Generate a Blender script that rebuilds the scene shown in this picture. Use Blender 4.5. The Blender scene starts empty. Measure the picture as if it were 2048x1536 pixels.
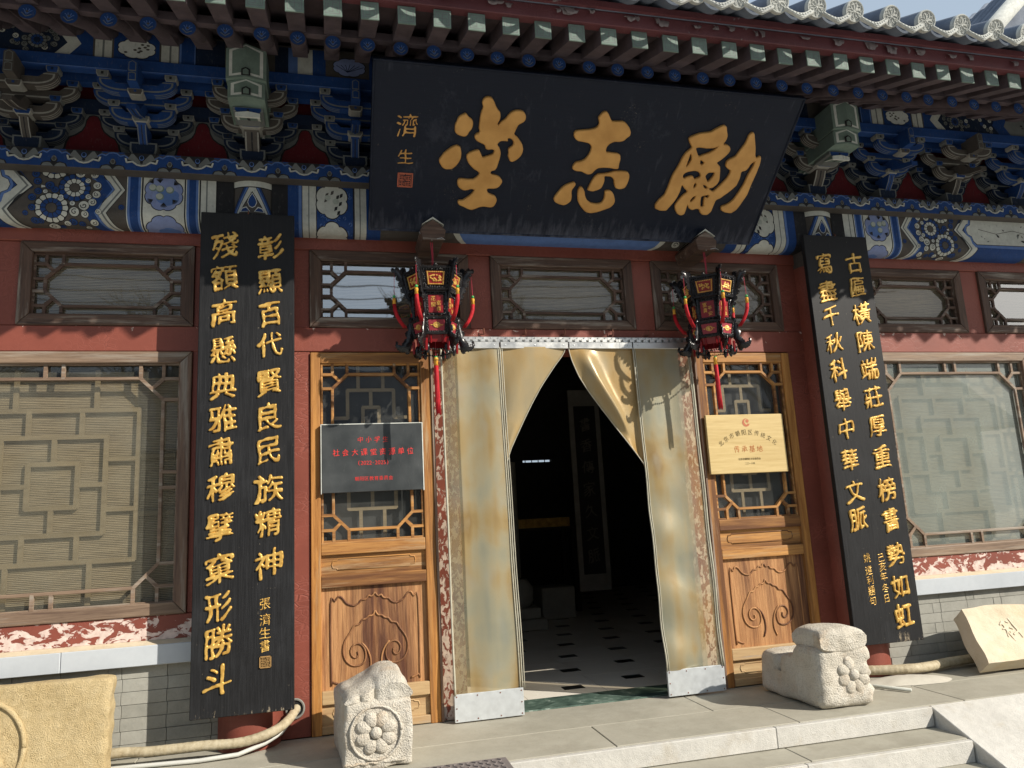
import bpy, bmesh, math, random
from mathutils import Vector, Matrix, noise
from mathutils.geometry import tessellate_polygon
random.seed(7)
S = bpy.context.scene
COL = S.collection
# ---------------------------------------------------------------- camera
cam = bpy.data.cameras.new('camera'); camo = bpy.data.objects.new('camera', cam); COL.objects.link(camo)
cam.sensor_width = 36; cam.lens = 1480/2048*36; cam.clip_end = 500; cam.clip_start = .05
MR = [(0.9716761484,-0.2304184375,-0.0524671925),(-0.0091013139,0.185367779,-0.9826270669),(0.2361411203,0.9552728041,0.178020339)]
r, d, f = [Vector(v) for v in MR]
camo.matrix_world = Matrix(((r[0], -d[0], -f[0], 0), (r[1], -d[1], -f[1], -4.2), (r[2], -d[2], -f[2], 1.05042), (0, 0, 0, 1)))
S.camera = camo
# ---------------------------------------------------------------- sun and sky
SUN_TRAVEL = Vector((-.635, .555, -.535)).normalized()
elev = math.asin(-SUN_TRAVEL.z)
w = bpy.data.worlds.new('World'); S.world = w; w.use_nodes = True
wn = w.node_tree.nodes; bg = wn['Background']
sky = wn.new('ShaderNodeTexSky'); sky.sky_type = 'NISHITA'; sky.sun_disc = False
sky.sun_elevation = elev
sky.sun_rotation = math.atan2(-SUN_TRAVEL.x, -SUN_TRAVEL.y)
sky.air_density = 1.3; sky.dust_density = 4.0; sky.ozone_density = 1.0
mx = wn.new('ShaderNodeMix'); mx.data_type = 'RGBA'; mx.inputs['Factor'].default_value = .74      # thin winter haze over the blue
w.node_tree.links.new(sky.outputs[0], mx.inputs[6]); mx.inputs[7].default_value = (6.3, 7.7, 9.3, 1)
w.node_tree.links.new(mx.outputs[2], bg.inputs[0]); bg.inputs[1].default_value = .066
sl = bpy.data.lights.new('sun', 'SUN'); so = bpy.data.objects.new('sun', sl); COL.objects.link(so)
sl.energy = 4.9; sl.angle = math.radians(.55); sl.color = (1, .93, .82)
so.rotation_euler = SUN_TRAVEL.to_track_quat('-Z', 'Y').to_euler()
so.location = (6, -8, 8)
vs = S.view_settings; vs.view_transform = 'Standard'; vs.look = 'None'; vs.exposure = .38; vs.gamma = 1; vs.use_curve_mapping = False
S.cycles.max_bounces = 6; S.cycles.transparent_max_bounces = 12; S.cycles.use_denoising = True
S.cycles.sample_clamp_indirect = 6
# ---------------------------------------------------------------- helpers
def link(o, parent=None):
    COL.objects.link(o)
    if parent is not None: o.parent = parent
    return o
def tag(o, label=None, cat=None, group=None, kind=None):
    if label: o['label'] = label
    if cat: o['category'] = cat
    if group: o['group'] = group
    if kind: o['kind'] = kind
    return o
def thing(name, label, cat, loc=(0, 0, 0), rz=0, group=None):
    o = bpy.data.objects.new(name, None); COL.objects.link(o)
    o.location = loc; o.rotation_euler = (0, 0, rz); o.empty_display_size = .1
    return tag(o, label, cat, group)
def kids(o): return [c for c in bpy.data.objects if c.parent == o]
def copy_tree(o, parent=None):
    c = o.copy(); COL.objects.link(c); c.parent = parent
    for ch in kids(o): copy_tree(ch, c)
    return c
class MB:
    """collects vertices and faces (with material slots) and links them as ONE mesh object"""
    def __init__(s): s.v = []; s.f = []; s.m = []
    def add(s, vs, fs, m=0):
        b = len(s.v); s.v += [tuple(v) for v in vs]
        for f in fs: s.f.append([b+i for i in f]); s.m.append(m)
        return s
    def box(s, x0, x1, y0, y1, z0, z1, m=0):
        if x0 > x1: x0, x1 = x1, x0
        if y0 > y1: y0, y1 = y1, y0
        if z0 > z1: z0, z1 = z1, z0
        v = [(x, y, z) for x in (x0, x1) for y in (y0, y1) for z in (z0, z1)]
        return s.add(v, [(0, 1, 3, 2), (4, 6, 7, 5), (0, 4, 5, 1), (2, 3, 7, 6), (0, 2, 6, 4), (1, 5, 7, 3)], m)
    def prism(s, poly, a, b, axis='x', m=0):
        """polygon in the plane across the axis, extruded from a to b"""
        def P(p, t):
            return {'x': (t, p[0], p[1]), 'y': (p[0], t, p[1]), 'z': (p[0], p[1], t)}[axis]
        n = len(poly); base = [P(p, a) for p in poly]+[P(p, b) for p in poly]
        fs = [(i, (i+1) % n, n+(i+1) % n, n+i) for i in range(n)]
        tri = tessellate_polygon([[Vector((p[0], p[1], 0)) for p in poly]])
        fs += [tuple(t) for t in tri]+[tuple(n+i for i in reversed(t)) for t in tri]
        return s.add(base, fs, m)
    def tube(s, pts, r, n=8, m=0, cap=True):
        pts = [Vector(p) for p in pts]; rs = r if isinstance(r, (list, tuple)) else [r]*len(pts)
        vs = []; up = None
        for i, p in enumerate(pts):
            t = (pts[min(i+1, len(pts)-1)]-pts[max(i-1, 0)])
            if t.length < 1e-9: t = Vector((0, 0, 1))
            t.normalize()
            if up is None:
                up = t.orthogonal().normalized()
            up = (up-t*up.dot(t))
            if up.length < 1e-6: up = t.orthogonal()
            up.normalize(); w2 = t.cross(up)
            for k in range(n):
                a = 2*math.pi*k/n
                vs.append(p+(up*math.cos(a)+w2*math.sin(a))*rs[i])
        fs = [(i*n+k, i*n+(k+1) % n, (i+1)*n+(k+1) % n, (i+1)*n+k) for i in range(len(pts)-1) for k in range(n)]
        if cap: fs += [tuple(reversed(range(n))), tuple(range((len(pts)-1)*n, len(pts)*n))]
        return s.add(vs, fs, m)
    def ball(s, c, r, n=10, k=6, m=0):
        rx, ry, rz = r if isinstance(r, (tuple, list)) else (r, r, r)
        vs = [(c[0], c[1], c[2]-rz)]
        for i in range(1, k):
            a = math.pi*i/k-math.pi/2
            for j in range(n):
                b = 2*math.pi*j/n
                vs.append((c[0]+rx*math.cos(a)*math.cos(b), c[1]+ry*math.cos(a)*math.sin(b), c[2]+rz*math.sin(a)))
        vs.append((c[0], c[1], c[2]+rz)); L = len(vs)-1
        fs = [(0, 1+(j+1) % n, 1+j) for j in range(n)]
        for i in range(k-2):
            for j in range(n):
                a = 1+i*n+j; b = 1+i*n+(j+1) % n
                fs.append((a, b, b+n, a+n))
        o = 1+(k-2)*n
        fs += [(o+j, o+(j+1) % n, L) for j in range(n)]
        return s.add(vs, fs, m)
    def build(s, name, mats, parent=None, smooth=False, bevel=0, seg=1, auto=False):
        me = bpy.data.meshes.new(name)
        me.from_pydata(s.v, [], s.f)
        mats = mats if isinstance(mats, (list, tuple)) else [mats]
        for mm in mats: me.materials.append(mm)
        if len(mats) > 1: me.polygons.foreach_set('material_index', s.m)
        bm = bmesh.new(); bm.from_mesh(me)
        bmesh.ops.recalc_face_normals(bm, faces=bm.faces); bm.to_mesh(me); bm.free()
        if smooth:
            me.polygons.foreach_set('use_smooth', [True]*len(me.polygons))
            if auto:
                try: me.set_sharp_from_angle(angle=math.radians(auto if auto is not True else 40))
                except Exception: pass
        me.update()
        o = bpy.data.objects.new(name, me); link(o, parent)
        if bevel:
            bv = o.modifiers.new('bevel', 'BEVEL'); bv.width = bevel; bv.segments = seg; bv.limit_method = 'ANGLE'; bv.angle_limit = math.radians(35)
        return o
def inst(src, name, parent=None, loc=None, rot=None, scale=None):
    o = bpy.data.objects.new(name, src.data); link(o, parent)
    for m in src.modifiers:
        if m.type == 'BEVEL':
            b = o.modifiers.new('bevel', 'BEVEL'); b.width = m.width; b.segments = m.segments; b.limit_method = 'ANGLE'; b.angle_limit = m.angle_limit
    if loc: o.location = loc
    if rot: o.rotation_euler = rot
    if scale: o.scale = scale
    return o
# ---------------------------------------------------------------- materials
class G:
    def __init__(s, name):
        s.m = bpy.data.materials.new(name); s.m.use_nodes = True
        s.t = s.m.node_tree; s.b = s.t.nodes['Principled BSDF']; s.out = s.t.nodes['Material Output']
        s._c = None
    def n(s, typ, ins=None, **props):
        nd = s.t.nodes.new('ShaderNode'+typ)
        for k, v in props.items(): setattr(nd, k, v)
        for k, v in (ins or {}).items():
            sock = nd.inputs[k]
            if isinstance(v, bpy.types.NodeSocket): s.t.links.new(v, sock)
            else: sock.default_value = v
        return nd
    def co(s, scale=(1, 1, 1), rot=(0, 0, 0), rnd=True, kind='Object'):
        tc = s.n('TexCoord'); vec = tc.outputs[kind]
        if rnd:
            oi = s.n('ObjectInfo'); mu = s.n('Math', {0: oi.outputs['Random'], 1: 37.0}, operation='MULTIPLY')
            vec = s.n('VectorMath', {0: vec, 1: mu.outputs[0]}, operation='ADD').outputs[0]
        return s.n('Mapping', {'Vector': vec, 'Scale': scale, 'Rotation': rot}).outputs[0]
    def wco(s, scale=(1, 1, 1)):
        ge = s.n('NewGeometry'); return s.n('Mapping', {'Vector': ge.outputs['Position'], 'Scale': scale}).outputs[0]
    def noise(s, vec, scale=5, detail=4, rough=.55, dist=0):
        return s.n('TexNoise', {'Vector': vec, 'Scale': scale, 'Detail': detail, 'Roughness': rough, 'Distortion': dist}).outputs['Fac']
    def ramp(s, fac, stops, interp='LINEAR'):
        r = s.n('ValToRGB', {'Fac': fac}); cr = r.color_ramp; cr.interpolation = interp
        while len(cr.elements) > 1: cr.elements.remove(cr.elements[-1])
        cr.elements[0].position = stops[0][0]; cr.elements[0].color = c4(stops[0][1])
        for p, c in stops[1:]:
            e = cr.elements.new(p); e.color = c4(c)
        return r.outputs['Color']
    def mix(s, fac, a, b, mode='MIX'):
        nd = s.n('Mix', data_type='RGBA', blend_type=mode)
        for sock, v in ((nd.inputs['Factor'], fac), (nd.inputs[6], a), (nd.inputs[7], b)):
            if isinstance(v, bpy.types.NodeSocket): s.t.links.new(v, sock)
            else: sock.default_value = v if isinstance(v, (int, float)) else c4(v)
        return nd.outputs[2]
    def math(s, op, a, b=0.0, clamp=False):
        return s.n('Math', {0: a, 1: b}, operation=op, use_clamp=clamp).outputs[0]
    def rng(s, v, a, b, c=0., d=1.):
        return s.n('MapRange', {'Value': v, 'From Min': a, 'From Max': b, 'To Min': c, 'To Max': d}).outputs[0]
    def bump(s, h, strength=.4, dist=.01, prev=None):
        ins = {'Height': h, 'Strength': strength, 'Distance': dist}
        if prev is not None: ins['Normal'] = prev
        return s.n('Bump', ins).outputs[0]
    def done(s, col=None, rough=None, normal=None, **kw):
        def put(name, v):
            sock = s.b.inputs[name]
            if isinstance(v, bpy.types.NodeSocket): s.t.links.new(v, sock)
            else: sock.default_value = v
        if col is not None: put('Base Color', col if isinstance(col, bpy.types.NodeSocket) else c4(col))
        if rough is not None: put('Roughness', rough)
        if normal is not None: put('Normal', normal)
        for k, v in kw.items(): put(k.replace('_', ' '), v)
        return s.m
def c4(c):
    if isinstance(c, (int, float)): return (c, c, c, 1)
    return tuple(c) if len(c) == 4 else (*c, 1)
def simple(name, col, rough=.6, var=.25, scale=12, bump=.15, bd=.004, metal=0., spec=.4, stretch=(1, 1, 1)):
    g = G(name); v = g.co(stretch); n1 = g.noise(v, scale, 5, .6); n2 = g.noise(v, scale*.21, 3)
    a = g.math('ADD', g.math('MULTIPLY', n1, .6), g.math('MULTIPLY', n2, .4))
    c = g.ramp(a, [(.3, [x*(1-var) for x in col]), (.7, [min(1, x*(1+var)) for x in col])])
    return g.done(c, g.rng(n1, .3, .7, rough-.08, rough+.08), g.bump(n1, bump, bd), Metallic=metal, **{'Specular_IOR_Level': spec})
def red_paint(name, peel=.0, base=(.225, .062, .042), under=(.62, .47, .40), crack=.5, stretch=(1, 1, 1), grad=None, fs=14):
    g = G(name); v = g.wco(); vs2 = g.wco((fs*stretch[0], fs, fs*stretch[2]))
    cr = g.n('TexVoronoi', {'Vector': g.wco((30*stretch[0], 20, 30*stretch[2])), 'Scale': 1.0, 'Randomness': 1.0}, feature='DISTANCE_TO_EDGE').outputs['Distance']
    wob = g.noise(v, 90, 3)
    crk = g.rng(g.math('ADD', cr, g.math('MULTIPLY', wob, .05)), .03, .09, 1, 0)
    act = g.rng(g.noise(v, 3.1, 3), .42, .62, 0, 1)
    crk = g.math('MULTIPLY', crk, act)
    big = g.noise(v, 2.2, 5, .6); fine = g.noise(v, 55, 4)
    c = g.ramp(big, [(.25, [x*.72 for x in base]), (.55, base), (.8, [min(1, x*1.25) for x in base])])
    c = g.mix(g.math('MULTIPLY', crk, .55*crack), c, [x*.40 for x in base])
    lift = g.math('MULTIPLY', g.rng(cr, .09, .16, 1, 0), g.math('SUBTRACT', 1.0, crk)); c = g.mix(g.math('MULTIPLY', g.math('MULTIPLY', lift, act), .30*crack), c, [min(1, x*1.9+.03) for x in base])
    h = g.math('SUBTRACT', g.math('MULTIPLY', fine, .25), g.math('MULTIPLY', crk, .8*crack))
    if peel > 0 or grad:
        pn = g.noise(vs2, 1.0, 7, .62, .6)
        pm = pn
        if grad:
            z = g.n('SeparateXYZ', {0: g.n('NewGeometry').outputs['Position']}).outputs[grad[4] if len(grad) > 4 else 2]
            pm = g.math('ADD', pn, g.rng(z, grad[0], grad[1], grad[2], grad[3]))
        mask = g.rng(pm, .64-peel, .655-peel, 0, 1)
        dirt = g.noise(v, 35, 5)
        uc = g.ramp(dirt, [(.3, [x*.75 for x in under]), (.7, [min(1, x*1.15) for x in under])])
        c = g.mix(mask, c, uc)
        h = g.math('SUBTRACT', h, g.math('MULTIPLY', mask, 1.4))
    return g.done(c, .5, g.bump(h, .5, .003), **{'Specular_IOR_Level': .35})
def wood(name, light, dark, stain=None, axis='z', rough=.62, grain=1.0, wear=0, wearcol=(.34, .30, .25)):
    g = G(name)
    sc = {'z': (26, 26, 1.6), 'x': (1.6, 26, 26), 'y': (26, 1.6, 26)}[axis]
    v = g.co(sc); v1 = g.co((1, 1, 1))
    fib = g.noise(v, 3.2, 6, .65, .4); rings = g.noise(g.co(tuple(x*.35 for x in sc)), 1.6, 4, .5, .8)
    a = g.math('ADD', g.math('MULTIPLY', fib, .6), g.math('MULTIPLY', rings, .45))
    c = g.ramp(a, [(.36, dark), (.5, [(x+y)/2 for x, y in zip(light, dark)]), (.66, light)])
    if stain:
        sn = g.noise(g.co(tuple(x*.18 for x in sc)), 1.3, 6, .7, .5)
        c = g.mix(g.rng(sn, .44, .62, 0, .9), c, stain)
    if wear:
        wn = g.noise(g.co(tuple(x*.5 for x in sc)), 1.7, 6, .7)
        c = g.mix(g.rng(wn, .6-wear, .72-wear*.5, 0, .85), c, wearcol)
    return g.done(c, g.rng(fib, .3, .7, rough-.1, rough+.1), g.bump(fib, .45*grain, .004), **{'Specular_IOR_Level': .3})
def stone(name, cols, scale=14, bump=.6, bd=.008, rough=.85, speck=0, stain=None, grit=0):
    g = G(name); v = g.co()
    n1 = g.noise(v, scale, 8, .7); n2 = g.noise(v, scale*.16, 4, .6); n3 = g.noise(v, scale*9, 3, .6)
    a = g.math('ADD', g.math('MULTIPLY', n1, .5), g.math('MULTIPLY', n2, .5))
    c = g.ramp(a, [(.33, cols[0]), (.5, cols[1]), (.68, cols[2])])
    if stain: c = g.mix(g.rng(g.noise(v, scale*.3, 6, .7), .54, .7, 0, .7), c, stain)
    if speck: c = g.mix(g.rng(n3, .55, .75, 0, speck), c, [x*.4 for x in cols[0]])
    if grit: c = g.mix(g.rng(n3, .30, .50, grit, 0), c, [x*.5 for x in cols[0]])
    h = g.math('ADD', n1, g.math('MULTIPLY', n3, .3+grit*1.5))
    return g.done(c, rough, g.bump(h, bump, bd), **{'Specular_IOR_Level': .25})
CAMZ_ = 1.05042
CH_TANG=[[(0.4761,0.7003),(0.4869,0.6901),(0.4971,0.6786),(0.5112,0.6721),(0.5207,0.6595),(0.5221,0.635),(0.5168,0.6143),(0.5055,0.6022),(0.5005,0.5859),(0.4903,0.576),(0.477,0.5737),(0.4585,0.5783),(0.4468,0.582),(0.4309,0.5931),(0.4275,0.619),(0.4291,0.6392),(0.4355,0.6508),(0.4401,0.6711),(0.452,0.6852),(0.4646,0.6919)],[(0.4464,0.527),(0.4693,0.516),(0.4771,0.4848),(0.4778,0.4565),(0.4687,0.4321),(0.4589,0.4147),(0.4358,0.3916),(0.4016,0.3871),(0.3825,0.3955),(0.3617,0.4252),(0.3603,0.4417),(0.3724,0.459),(0.3801,0.4759),(0.403,0.4985),(0.4239,0.5161)],[(0.5877,0.7937),(0.6062,0.7875),(0.6171,0.7725),(0.626,0.7558),(0.6378,0.7349),(0.6583,0.7167),(0.6629,0.6904),(0.658,0.6699),(0.6491,0.6512),(0.6577,0.6487),(0.6637,0.6613),(0.6754,0.6757),(0.6902,0.6836),(0.7028,0.7068),(0.7162,0.7234),(0.7374,0.7339),(0.7644,0.736),(0.7812,0.7307),(0.7954,0.714),(0.7995,0.6941),(0.7943,0.678),(0.7797,0.6678),(0.7648,0.6599),(0.7565,0.6388),(0.7476,0.606),(0.7654,0.5958),(0.7848,0.5762),(0.8024,0.554),(0.8115,0.5263),(0.8086,0.4999),(0.7955,0.4774),(0.7745,0.4592),(0.7589,0.4519),(0.7439,0.4572),(0.7394,0.4713),(0.7307,0.4827),(0.7333,0.4972),(0.7275,0.5206),(0.7288,0.5278),(0.748,0.5409),(0.7539,0.5577),(0.7455,0.5735),(0.73,0.584),(0.7141,0.5814),(0.7234,0.5649),(0.6977,0.5664),(0.6772,0.5631),(0.6636,0.5444),(0.6799,0.5268),(0.6907,0.4991),(0.69,0.4705),(0.6846,0.4412),(0.6808,0.4168),(0.6714,0.3991),(0.6485,0.3928),(0.6493,0.3756),(0.6773,0.3724),(0.705,0.3617),(0.7227,0.3379),(0.716,0.3174),(0.7016,0.299),(0.6832,0.2918),(0.6401,0.2904),(0.6457,0.2654),(0.6686,0.2564),(0.6912,0.25),(0.7064,0.2277),(0.704,0.2094),(0.6928,0.1828),(0.674,0.1766),(0.6343,0.1813),(0.6106,0.1759),(0.5878,0.1633),(0.5668,0.1554),(0.5443,0.1621),(0.5239,0.1714),(0.4939,0.1828),(0.4828,0.1977),(0.4884,0.2134),(0.5101,0.212),(0.5278,0.2257),(0.5496,0.2447),(0.5622,0.2607),(0.5721,0.2789),(0.5478,0.2826),(0.5321,0.2741),(0.5135,0.2706),(0.4913,0.2793),(0.4754,0.2959),(0.4699,0.318),(0.4738,0.3355),(0.4849,0.341),(0.5252,0.3376),(0.5579,0.3405),(0.5794,0.3591),(0.5893,0.3744),(0.5759,0.3882),(0.5562,0.3967),(0.538,0.4125),(0.5198,0.4306),(0.508,0.4537),(0.505,0.4725),(0.5179,0.4899),(0.5485,0.5037),(0.5685,0.5097),(0.5825,0.4895),(0.5923,0.4664),(0.6122,0.4749),(0.6344,0.4835),(0.6477,0.4891),(0.6544,0.5085),(0.6417,0.5171),(0.617,0.5107),(0.6032,0.5168),(0.5974,0.5375),(0.571,0.5472),(0.5492,0.5573),(0.5346,0.5769),(0.5427,0.5935),(0.5641,0.6042),(0.5555,0.6194),(0.5546,0.6464),(0.5548,0.6821),(0.5577,0.7132),(0.5659,0.7379),(0.5561,0.7524),(0.5573,0.7719),(0.5686,0.7879)]]
CH_ZHI=[[(1.2301,0.7691),(1.2434,0.7596),(1.2566,0.7417),(1.2737,0.7175),(1.3027,0.7184),(1.3378,0.7224),(1.3583,0.7132),(1.3822,0.6913),(1.3993,0.6642),(1.399,0.6444),(1.382,0.63),(1.3701,0.6137),(1.3446,0.6052),(1.317,0.6055),(1.2926,0.5927),(1.2793,0.5718),(1.2802,0.5449),(1.3092,0.5433),(1.3464,0.5426),(1.3692,0.5351),(1.3779,0.506),(1.3759,0.4806),(1.3787,0.4506),(1.3604,0.4485),(1.331,0.4532),(1.2935,0.4536),(1.2574,0.4485),(1.2419,0.435),(1.2282,0.4132),(1.2064,0.4063),(1.1864,0.413),(1.1658,0.4224),(1.1381,0.4225),(1.1137,0.4293),(1.1057,0.4417),(1.1117,0.4613),(1.1242,0.4781),(1.1485,0.4819),(1.1709,0.4947),(1.1858,0.5206),(1.1934,0.548),(1.1903,0.5723),(1.1713,0.5865),(1.1432,0.5911),(1.1066,0.5942),(1.0857,0.6089),(1.0777,0.6257),(1.0781,0.6451),(1.0899,0.6525),(1.1286,0.6583),(1.1632,0.6634),(1.1882,0.6713),(1.2053,0.6846),(1.2067,0.7018),(1.1939,0.7284),(1.2027,0.7439),(1.2141,0.7615)],[(1.135,0.3598),(1.1478,0.3497),(1.1453,0.3329),(1.1343,0.318),(1.1313,0.2987),(1.1395,0.2702),(1.1402,0.2435),(1.1231,0.2231),(1.1017,0.2121),(1.0723,0.2179),(1.0467,0.2288),(1.0343,0.2451),(1.0376,0.2646),(1.0534,0.2919),(1.069,0.319),(1.0946,0.3418)],[(1.1774,0.3357),(1.1963,0.324),(1.2103,0.3031),(1.2183,0.277),(1.2359,0.2511),(1.2632,0.2354),(1.2976,0.2323),(1.325,0.2387),(1.3365,0.2615),(1.3344,0.2907),(1.3287,0.3147),(1.3441,0.3204),(1.3688,0.3169),(1.3878,0.2985),(1.4059,0.2603),(1.4051,0.2379),(1.3888,0.2147),(1.3539,0.1979),(1.3142,0.1808),(1.2727,0.1712),(1.2425,0.1772),(1.2221,0.1936),(1.2008,0.2148),(1.1805,0.2433),(1.1701,0.2816),(1.1677,0.3151)],[(1.2629,0.4144),(1.2925,0.4181),(1.324,0.4238),(1.354,0.436),(1.4095,0.4408),(1.4387,0.438),(1.4533,0.4224),(1.4584,0.399),(1.454,0.3604),(1.4453,0.3382),(1.4139,0.3292),(1.3884,0.335),(1.3749,0.3606),(1.3656,0.3887),(1.343,0.4038),(1.3052,0.4039),(1.3131,0.3808),(1.3116,0.3569),(1.3037,0.3301),(1.283,0.3169),(1.2544,0.3066),(1.2222,0.3134),(1.2286,0.3378),(1.2363,0.3667),(1.2467,0.3933)]]
CH_LI=[[(1.9344,0.746),(1.9556,0.7365),(1.9642,0.7126),(1.9782,0.6889),(1.9795,0.664),(1.9671,0.6359),(1.9917,0.6364),(2.0105,0.6284),(2.0248,0.6103),(2.0218,0.5909),(2.0042,0.564),(1.9812,0.5388),(1.9648,0.5268),(1.9955,0.5048),(2.0054,0.4769),(2.0193,0.4243),(2.0157,0.4016),(2.0081,0.3898),(1.9891,0.3706),(1.9693,0.3672),(1.9792,0.3586),(2.0037,0.3486),(2.025,0.3749),(2.0431,0.4032),(2.0641,0.436),(2.0713,0.4677),(2.0703,0.4831),(2.0369,0.4987),(2.026,0.5133),(2.0252,0.5373),(2.0363,0.551),(2.0705,0.5706),(2.087,0.6124),(2.1041,0.6518),(2.1076,0.7024),(2.1253,0.7211),(2.1392,0.7088),(2.1525,0.6805),(2.1763,0.6314),(2.1921,0.5851),(2.2056,0.5686),(2.2239,0.5872),(2.2349,0.5749),(2.2419,0.536),(2.2399,0.4691),(2.2345,0.4099),(2.2324,0.3406),(2.2125,0.2785),(2.1979,0.2397),(2.1681,0.2152),(2.1231,0.2192),(2.0944,0.232),(2.0901,0.2579),(2.1033,0.2609),(2.1274,0.274),(2.155,0.3037),(2.1709,0.3511),(2.1849,0.4024),(2.1908,0.4616),(2.2041,0.5247),(2.2032,0.551),(2.1824,0.5321),(2.177,0.5097),(2.1662,0.4891),(2.1403,0.4831),(2.1467,0.4409),(2.1402,0.3952),(2.1116,0.357),(2.0628,0.308),(2.0404,0.2975),(2.0369,0.2598),(2.0356,0.2219),(2.0158,0.1961),(1.9826,0.1954),(1.9638,0.2088),(1.9491,0.2317),(1.9274,0.233),(1.9072,0.2225),(1.8826,0.233),(1.866,0.2556),(1.8679,0.2276),(1.8667,0.1945),(1.8441,0.1838),(1.8174,0.1944),(1.7952,0.2239),(1.7881,0.2468),(1.7971,0.2751),(1.8176,0.313),(1.8416,0.3394),(1.8215,0.3519),(1.7921,0.3795),(1.7942,0.3436),(1.7855,0.2975),(1.7725,0.2646),(1.7421,0.2118),(1.7013,0.2088),(1.6653,0.2219),(1.6619,0.2495),(1.6798,0.2826),(1.7034,0.3113),(1.7094,0.3523),(1.7127,0.4015),(1.7185,0.4416),(1.7349,0.4904),(1.7454,0.5426),(1.7579,0.5732),(1.7855,0.6045),(1.766,0.624),(1.7461,0.6516),(1.7587,0.6669),(1.8042,0.6887),(1.8706,0.7009),(1.8979,0.7241)],[(1.8079,0.6039),(1.8312,0.6076),(1.8769,0.6045),(1.9201,0.6095),(1.9421,0.6237),(1.9237,0.5992),(1.8949,0.5781),(1.8706,0.5701),(1.8418,0.5554),(1.8255,0.5777)],[(1.7862,0.5708),(1.7986,0.5504),(1.8032,0.5293),(1.7938,0.5029),(1.7824,0.4891),(1.7857,0.5282)],[(1.8591,0.5373),(1.8766,0.5255),(1.8891,0.522),(1.8786,0.5061),(1.8653,0.5118)],[(1.7796,0.4409),(1.7911,0.4548),(1.8238,0.4656),(1.8498,0.4694),(1.8728,0.462),(1.8881,0.4475),(1.8918,0.4323),(1.873,0.4267),(1.8602,0.417),(1.847,0.4362),(1.8322,0.4397),(1.8105,0.4296),(1.7894,0.4172)],[(1.9204,0.4429),(1.934,0.4636),(1.9745,0.4661),(1.97,0.4392),(1.9496,0.4044),(1.9323,0.428)],[(1.8689,0.3974),(1.8838,0.3871),(1.882,0.3712),(1.8684,0.3636)],[(1.9223,0.3893),(1.9434,0.3816),(1.9624,0.3668),(1.9449,0.3635)],[(1.8748,0.2793),(1.8812,0.3027),(1.8997,0.3176),(1.901,0.2992),(1.8816,0.2727)],[(1.9378,0.3151),(1.9854,0.3269),(1.9839,0.3037),(1.9608,0.3163),(1.9623,0.284),(1.9731,0.2518),(1.9561,0.2462),(1.9438,0.283)]]
# ---------------------------------------------------------------- material library
RED = red_paint('red_paint', peel=0.0, crack=.7)
RED_MID = red_paint('red_paint_flaking', peel=-.02, grad=(2.03, 2.17, -.13, .06))
RED_LOW = red_paint('red_paint_peeling', fs=17, peel=.135, stretch=(.8, 1, 1.4), grad=(.54, .66, .07, -.06), under=(.66, .52, .46))
RED_JAMB = red_paint('red_paint_jamb', fs=42, peel=.15, stretch=(1, 1, .55), under=(.62, .52, .47), grad=(0, .9, .05, -.03))
RED_POST = red_paint('red_paint_crazed', peel=-.04, crack=1.0, stretch=(.5, 1, 1.3))
RED_EAVE = red_paint('red_paint_eave', peel=-.01, base=(.125, .040, .046), under=(.27, .24, .24), stretch=(.5, 1, .7), grad=(3.30, 3.42, -.03, .02))
RED_RAFT = simple('rafter_paint', (.072, .054, .062), .8, .5, 16, .5, .006)
RED_DARK = simple('dark_red_board', (.17, .018, .022), .6, .2)
WOODX = wood('weathered_wood_x', (.135, .082, .058), (.036, .022, .018), axis='x', wear=.06)
WOODZ = wood('weathered_wood_z', (.135, .082, .058), (.036, .022, .018), axis='z', wear=.06)
WOODXL = wood('sun_bleached_wood_x', (.27, .19, .13), (.11, .07, .05), axis='x', wear=.1)
WOODZL = wood('sun_bleached_wood_z', (.25, .16, .11), (.10, .06, .045), axis='z', wear=.08)
OAKX = wood('oak_x', (.54, .275, .085), (.25, .105, .030), stain=(.10, .04, .018), axis='x', wear=.06, wearcol=(.40, .28, .16))
OAKZ = wood('oak_z', (.56, .27, .075), (.27, .105, .026), stain=(.10, .04, .018), axis='z', wear=.03, wearcol=(.40, .28, .16))
OAKP = wood('oak_panel', (.50, .265, .115), (.22, .088, .033), stain=(.07, .025, .016), axis='z', wear=.0, grain=2.2)
OAKB = wood('oak_bleached', (.50, .36, .19), (.36, .22, .11), axis='x', wear=.02)
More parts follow.
